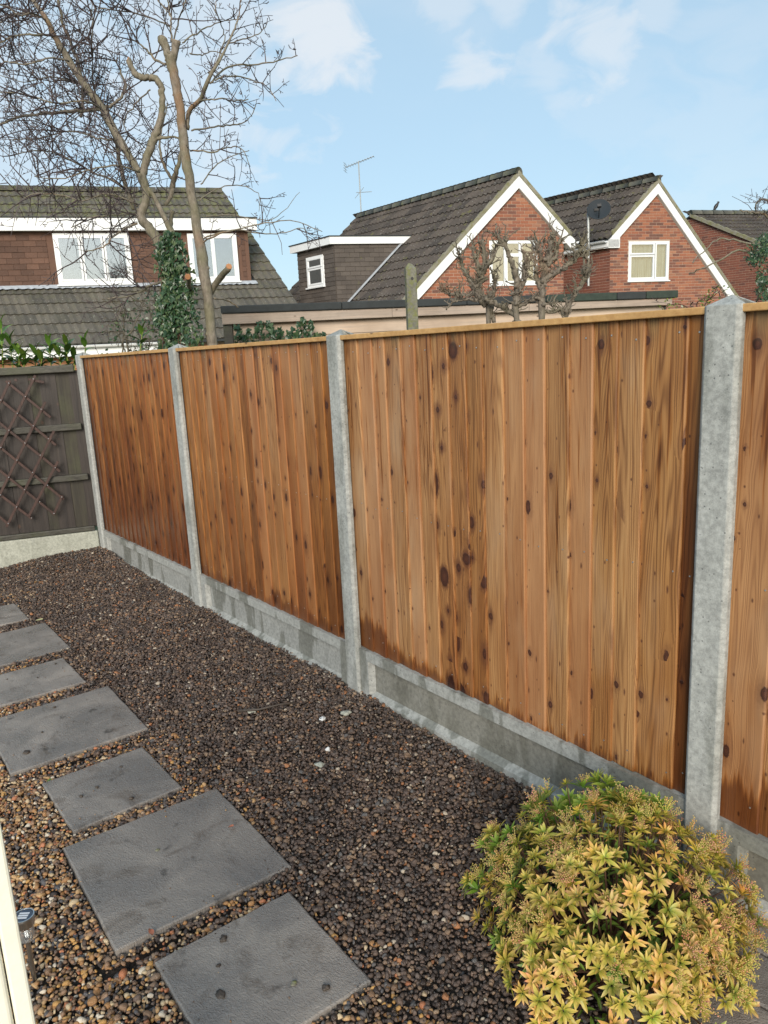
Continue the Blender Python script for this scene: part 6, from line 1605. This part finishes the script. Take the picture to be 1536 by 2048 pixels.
for i, (x, y) in enumerate([(95, 1100), (110, 1092), (130, 1085), (80, 1106)]):
    lump('clod', x, y, .03 - .003 * i, 'clod', ['dark earth clod at the left of the heap by the old gravel board', 'dark earth clod in the middle of the heap by the old gravel board', 'dark earth clod nearest the corner in the heap by the old gravel board', 'lowest dark earth clod of the heap by the old gravel board'][i], 'mud clod', 60 + i, .6, group='earth heap in the corner')

# ================================================================== GOLDEN SHRUB
BC = V3(.580, 1.80, 0); BR_ = .365; BH = .39
bush = thing('golden_shrub', 'rounded shrub with whorls of yellow green and pink tinged leaves in the bottom right corner', 'shrub', tuple(BC))
def leaf_geo(L, W, curl, fold=.35):
    K = 5; vs, at_ = [], []
    for i in range(K + 1):
        t = i / K; w = W * (math.sin(PI * t ** .85) ** .85) * .5 + .0003; y = L * t; z = L * (curl * t - .45 * curl * t * t - .12 * t * t)
        for s_ in (-1, 0, 1): vs.append((s_ * w, y, z + abs(s_) * w * fold)); at_.append(min(1, max(0, t * .85 + .08 * abs(s_))))
    fs = [(i * 3 + j, i * 3 + j + 1, i * 3 + j + 4, i * 3 + j + 3) for i in range(K) for j in range(2)]
    return np.array(vs), fs, np.array(at_)
def rosette_mesh(seed, mat, open_=1.0):
    r_ = random.Random(seed); m = MB(); n = r_.randrange(13, 18)
    for i in range(n):
        t = i / n; L = (.047 - .024 * t) * r_.uniform(.85, 1.12); W = L * r_.uniform(.24, .31); el = (.10 + 1.05 * t ** 1.2) * open_ + r_.uniform(-.14, .14); a = i * 2.4 + r_.uniform(-.25, .25)
        v, f, at_ = leaf_geo(L, W, r_.uniform(-.1, .35)); 
        tw = r_.uniform(-.35, .35); c_, s_ = math.cos(tw), math.sin(tw); v = v @ np.array([[c_, 0, -s_], [0, 1, 0], [s_, 0, c_]])
        c_, s_ = math.cos(el), math.sin(el); v = v @ np.array([[1, 0, 0], [0, c_, s_], [0, -s_, c_]]); v = v + V3(0, .003, .002 + .010 * t)
        c_, s_ = math.cos(a), math.sin(a); v = v @ np.array([[c_, s_, 0], [-s_, c_, 0], [0, 0, 1]])
        m.add(v, f, np.clip(at_ + r_.uniform(-.12, .12), 0, 1))
    return m.mesh('leaf_whorl', M[mat], True)
def rosette_data(k):
    me = ROS[k]; n = len(me.vertices); co = np.zeros(n * 3); me.vertices.foreach_get('co', co); at_ = np.zeros(n); me.attributes['rnd'].data.foreach_get('value', at_)
    return co.reshape(-1, 3), [tuple(p.vertices) for p in me.polygons], at_
ROS = [rosette_mesh(k, 'pieris', r_.uniform(.75, 1.15)) for k in range(9)]; ROSG = [rosette_mesh(40 + k, 'pieris_g', 1.25) for k in range(4)]
def bud_mesh(seed):
    r_ = random.Random(seed); m = MB(); st_ = MB()
    oc = np.array([(1, 0, 0), (0, 1, 0), (-1, 0, 0), (0, -1, 0), (0, 0, 1), (0, 0, -1)], float); of = [(0, 1, 4), (1, 2, 4), (2, 3, 4), (3, 0, 4), (1, 0, 5), (2, 1, 5), (3, 2, 5), (0, 3, 5)]
    nb = r_.randrange(6, 9)
    for b in range(nb):
        a = b * 2.4; el = r_.uniform(.5, 1.45); d = nrm(V3(math.cos(a) * math.cos(el), math.sin(a) * math.cos(el), math.sin(el))); L = r_.uniform(.024, .042)
        m.tube([V3(0, 0, .004), d * L * .5 + V3(0, 0, .006), d * L + V3(0, 0, .008)], [.0009, .0008, .0006], 4, False, .1)
        s_ = nrm(np.cross(d, V3(.3, .2, .9)))
        for k in range(10):
            t = .3 + .7 * k / 9; ang = k * 2.2; u_ = np.cross(d, s_); off = (s_ * math.cos(ang) + u_ * math.sin(ang)) * .0048 * (1.15 - .6 * t) ; c = d * L * t + V3(0, 0, .008) + off
            m.add(oc * V3(1, 1, 1.25) * r_.uniform(.0013, .0021) + c, of, min(1, max(0, r_.gauss(.55, .25))))
    return m.mesh('bud_cluster', M['bud'], True)
BUD = [bud_mesh(70 + k) for k in range(6)]
r_ = random.Random(77); cnt = 0; stems = MB(); pts = []
# rosette centres spread over the dome, by rejection
def dome(a, el): 
    lob = 1 + .09 * math.sin(3 * a + 1) + .07 * math.sin(5 * a + .5) + .05 * math.sin(9 * a + 2 + 3 * el); return V3(math.cos(a) * math.cos(el) * BR_ * lob, math.sin(a) * math.cos(el) * BR_ * lob, .06 + math.sin(el) * (BH - .06) * (1 + .06 * math.sin(2 * a)) + .022 * math.sin(5 * a + 4 * el) * math.cos(el * .6) + .085 * math.exp(-((math.cos(a) * math.cos(el) * BR_ + .07) ** 2 + (math.sin(a) * math.cos(el) * BR_ - .24) ** 2) / .018))
tries = 0
while len(pts) < 276 and tries < 20000:
    tries += 1; a = r_.uniform(0, 2 * PI); el = math.asin(r_.uniform(-.05, 1)); dpth = r_.choice([1, 1, 1, .92, .84]); p = dome(a, el) * V3(dpth, dpth, 1) - V3(0, 0, (1 - dpth) * .12)
    n = nrm(V3(p[0] / BR_ ** 2, p[1] / BR_ ** 2, (p[2] - .02) / BH ** 2 * .9 + .5))
    if math.hypot(p[0] + .04, (p[1] - .17) * 1.2) < .085 and p[2] > .2: continue      # the open patch at the back
    if all(np.linalg.norm(p - q[0]) > .029 for q in pts): pts.append((p, n, dpth))
for i, (p, n, dpth) in enumerate(pts):
    n = nrm(n + V3(r_.gauss(0, .32), r_.gauss(0, .32), 0)); ax = nrm(np.cross(n, V3(.2, .9, .1))); ay = np.cross(n, ax)
    back = p[1] > .12 and p[0] < .16; leftside = p[0] < -.22 and p[1] > -.05
    green = (back and r_.random() < .8) or (leftside and r_.random() < .55) or r_.random() < .07
    me = r_.choice(ROSG) if green else r_.choice(ROS); sc_ = r_.uniform(.60, .98) * (1.3 if green and back else 1)
    o = link('leaf_whorl', me, bush); o.matrix_local = Matrix.Translation(Vector(p)) @ Matrix(((ax[0], ay[0], n[0]), (ax[1], ay[1], n[1]), (ax[2], ay[2], n[2]))).to_4x4() @ Matrix.Rotation(r_.uniform(0, 6.28), 4, 'Z') @ Matrix.Scale(sc_, 4)
    t = r_.random(); o.color = (r_.uniform(.80, 1.15), r_.uniform(.82, 1.08), r_.uniform(.75, 1.2), 1) if t < .8 else (.72, .85, .6, 1)
    base = V3(p[0] * .12 + r_.uniform(-.03, .03), p[1] * .12 + r_.uniform(-.03, .03), 0); mid = p * V3(.6, .6, .45) + V3(0, 0, .02)
    stems.tube([base, mid, p * V3(.92, .92, .86), p], [.0042, .003, .0022, .0018], 5, False)
    if (p[2] > .17 or p[0] > .15) and r_.random() < (.62 if (p[1] > -.08 or p[0] > .08) else .22) and cnt < 190:
        b = link('bud_cluster', r_.choice(BUD), bush); cnt += 1; q = p + n * .008; b.matrix_local = Matrix.Translation(Vector(q)) @ Matrix(((ax[0], ay[0], n[0]), (ax[1], ay[1], n[1]), (ax[2], ay[2], n[2]))).to_4x4() @ Matrix.Rotation(r_.uniform(0, 6), 4, 'Z') @ Matrix.Scale(r_.uniform(.8, 1.3), 4)
        b.color = (1.0, r_.uniform(.75, 1.1), r_.uniform(.7, 1.05), 1)
# looser green sprigs standing up at the back, on pale stems
gs_ = MB()
for k in range(20):
    bx, by = r_.uniform(-.10, .20), r_.uniform(.10, .30); tp = V3(bx + r_.uniform(-.05, .05), by + r_.uniform(-.02, .05), r_.uniform(.325, .405) - .5 * abs(bx - .03))
    gs_.tube([V3(bx * .6, by * .6, .12), V3(bx * .9, by * .9, tp[2] - .10), tp], [.0024, .0020, .0015], 5, False)
    n = nrm(V3(r_.gauss(0, .35), r_.gauss(-.15, .3), 1)); ax = nrm(np.cross(n, V3(.2, .9, .1))); ay = np.cross(n, ax)
    o = link('leaf_whorl', r_.choice(ROSG), bush); o.matrix_local = Matrix.Translation(Vector(tp)) @ Matrix(((ax[0], ay[0], n[0]), (ax[1], ay[1], n[1]), (ax[2], ay[2], n[2]))).to_4x4() @ Matrix.Rotation(r_.uniform(0, 6.28), 4, 'Z') @ Matrix.Scale(r_.uniform(.9, 1.3), 4)
    o.color = (r_.uniform(1.0, 1.5), r_.uniform(1.1, 1.4), 1, 1)
gs_.build('green_stems', M['stem_g'], bush)
stems.build('stems', M['stem'], bush)
iw = MB()
for _ in range(300):
    a = r_.uniform(0, 2 * PI); el = math.asin(r_.uniform(.02, 1)); p = dome(a, el) * r_.choice([r_.uniform(.80, .93), r_.uniform(.95, 1.03)])
    if math.hypot(p[0] + .04, (p[1] - .16) * 1.2) < .09: continue
    n = nrm(V3(p[0], p[1], p[2] + .1) + V3(r_.gauss(0, .1), r_.gauss(0, .1), 0)); ax = nrm(np.cross(n, V3(.2, .9, .1))); ay = np.cross(n, ax)
    rm_ = rosette_data(r_.randrange(6)); th_ = r_.uniform(0, 6.28); c_, s_ = math.cos(th_), math.sin(th_)
    v = rm_[0] @ np.array([[c_, s_, 0], [-s_, c_, 0], [0, 0, 1]]) @ np.array([ax, ay, n]) * r_.uniform(.55, .9) + p
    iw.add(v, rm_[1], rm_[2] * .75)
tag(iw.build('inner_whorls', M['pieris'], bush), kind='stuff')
# inner dull leaves
m = MB()
for _ in range(900):
    a = r_.uniform(0, 2 * PI); el = math.asin(r_.uniform(0, 1)); f_ = r_.uniform(.45, .85); p = dome(a, el) * f_ + V3(0, 0, -.01)
    if math.hypot(p[0] + .04, (p[1] - .15) * 1.2) < .09: continue
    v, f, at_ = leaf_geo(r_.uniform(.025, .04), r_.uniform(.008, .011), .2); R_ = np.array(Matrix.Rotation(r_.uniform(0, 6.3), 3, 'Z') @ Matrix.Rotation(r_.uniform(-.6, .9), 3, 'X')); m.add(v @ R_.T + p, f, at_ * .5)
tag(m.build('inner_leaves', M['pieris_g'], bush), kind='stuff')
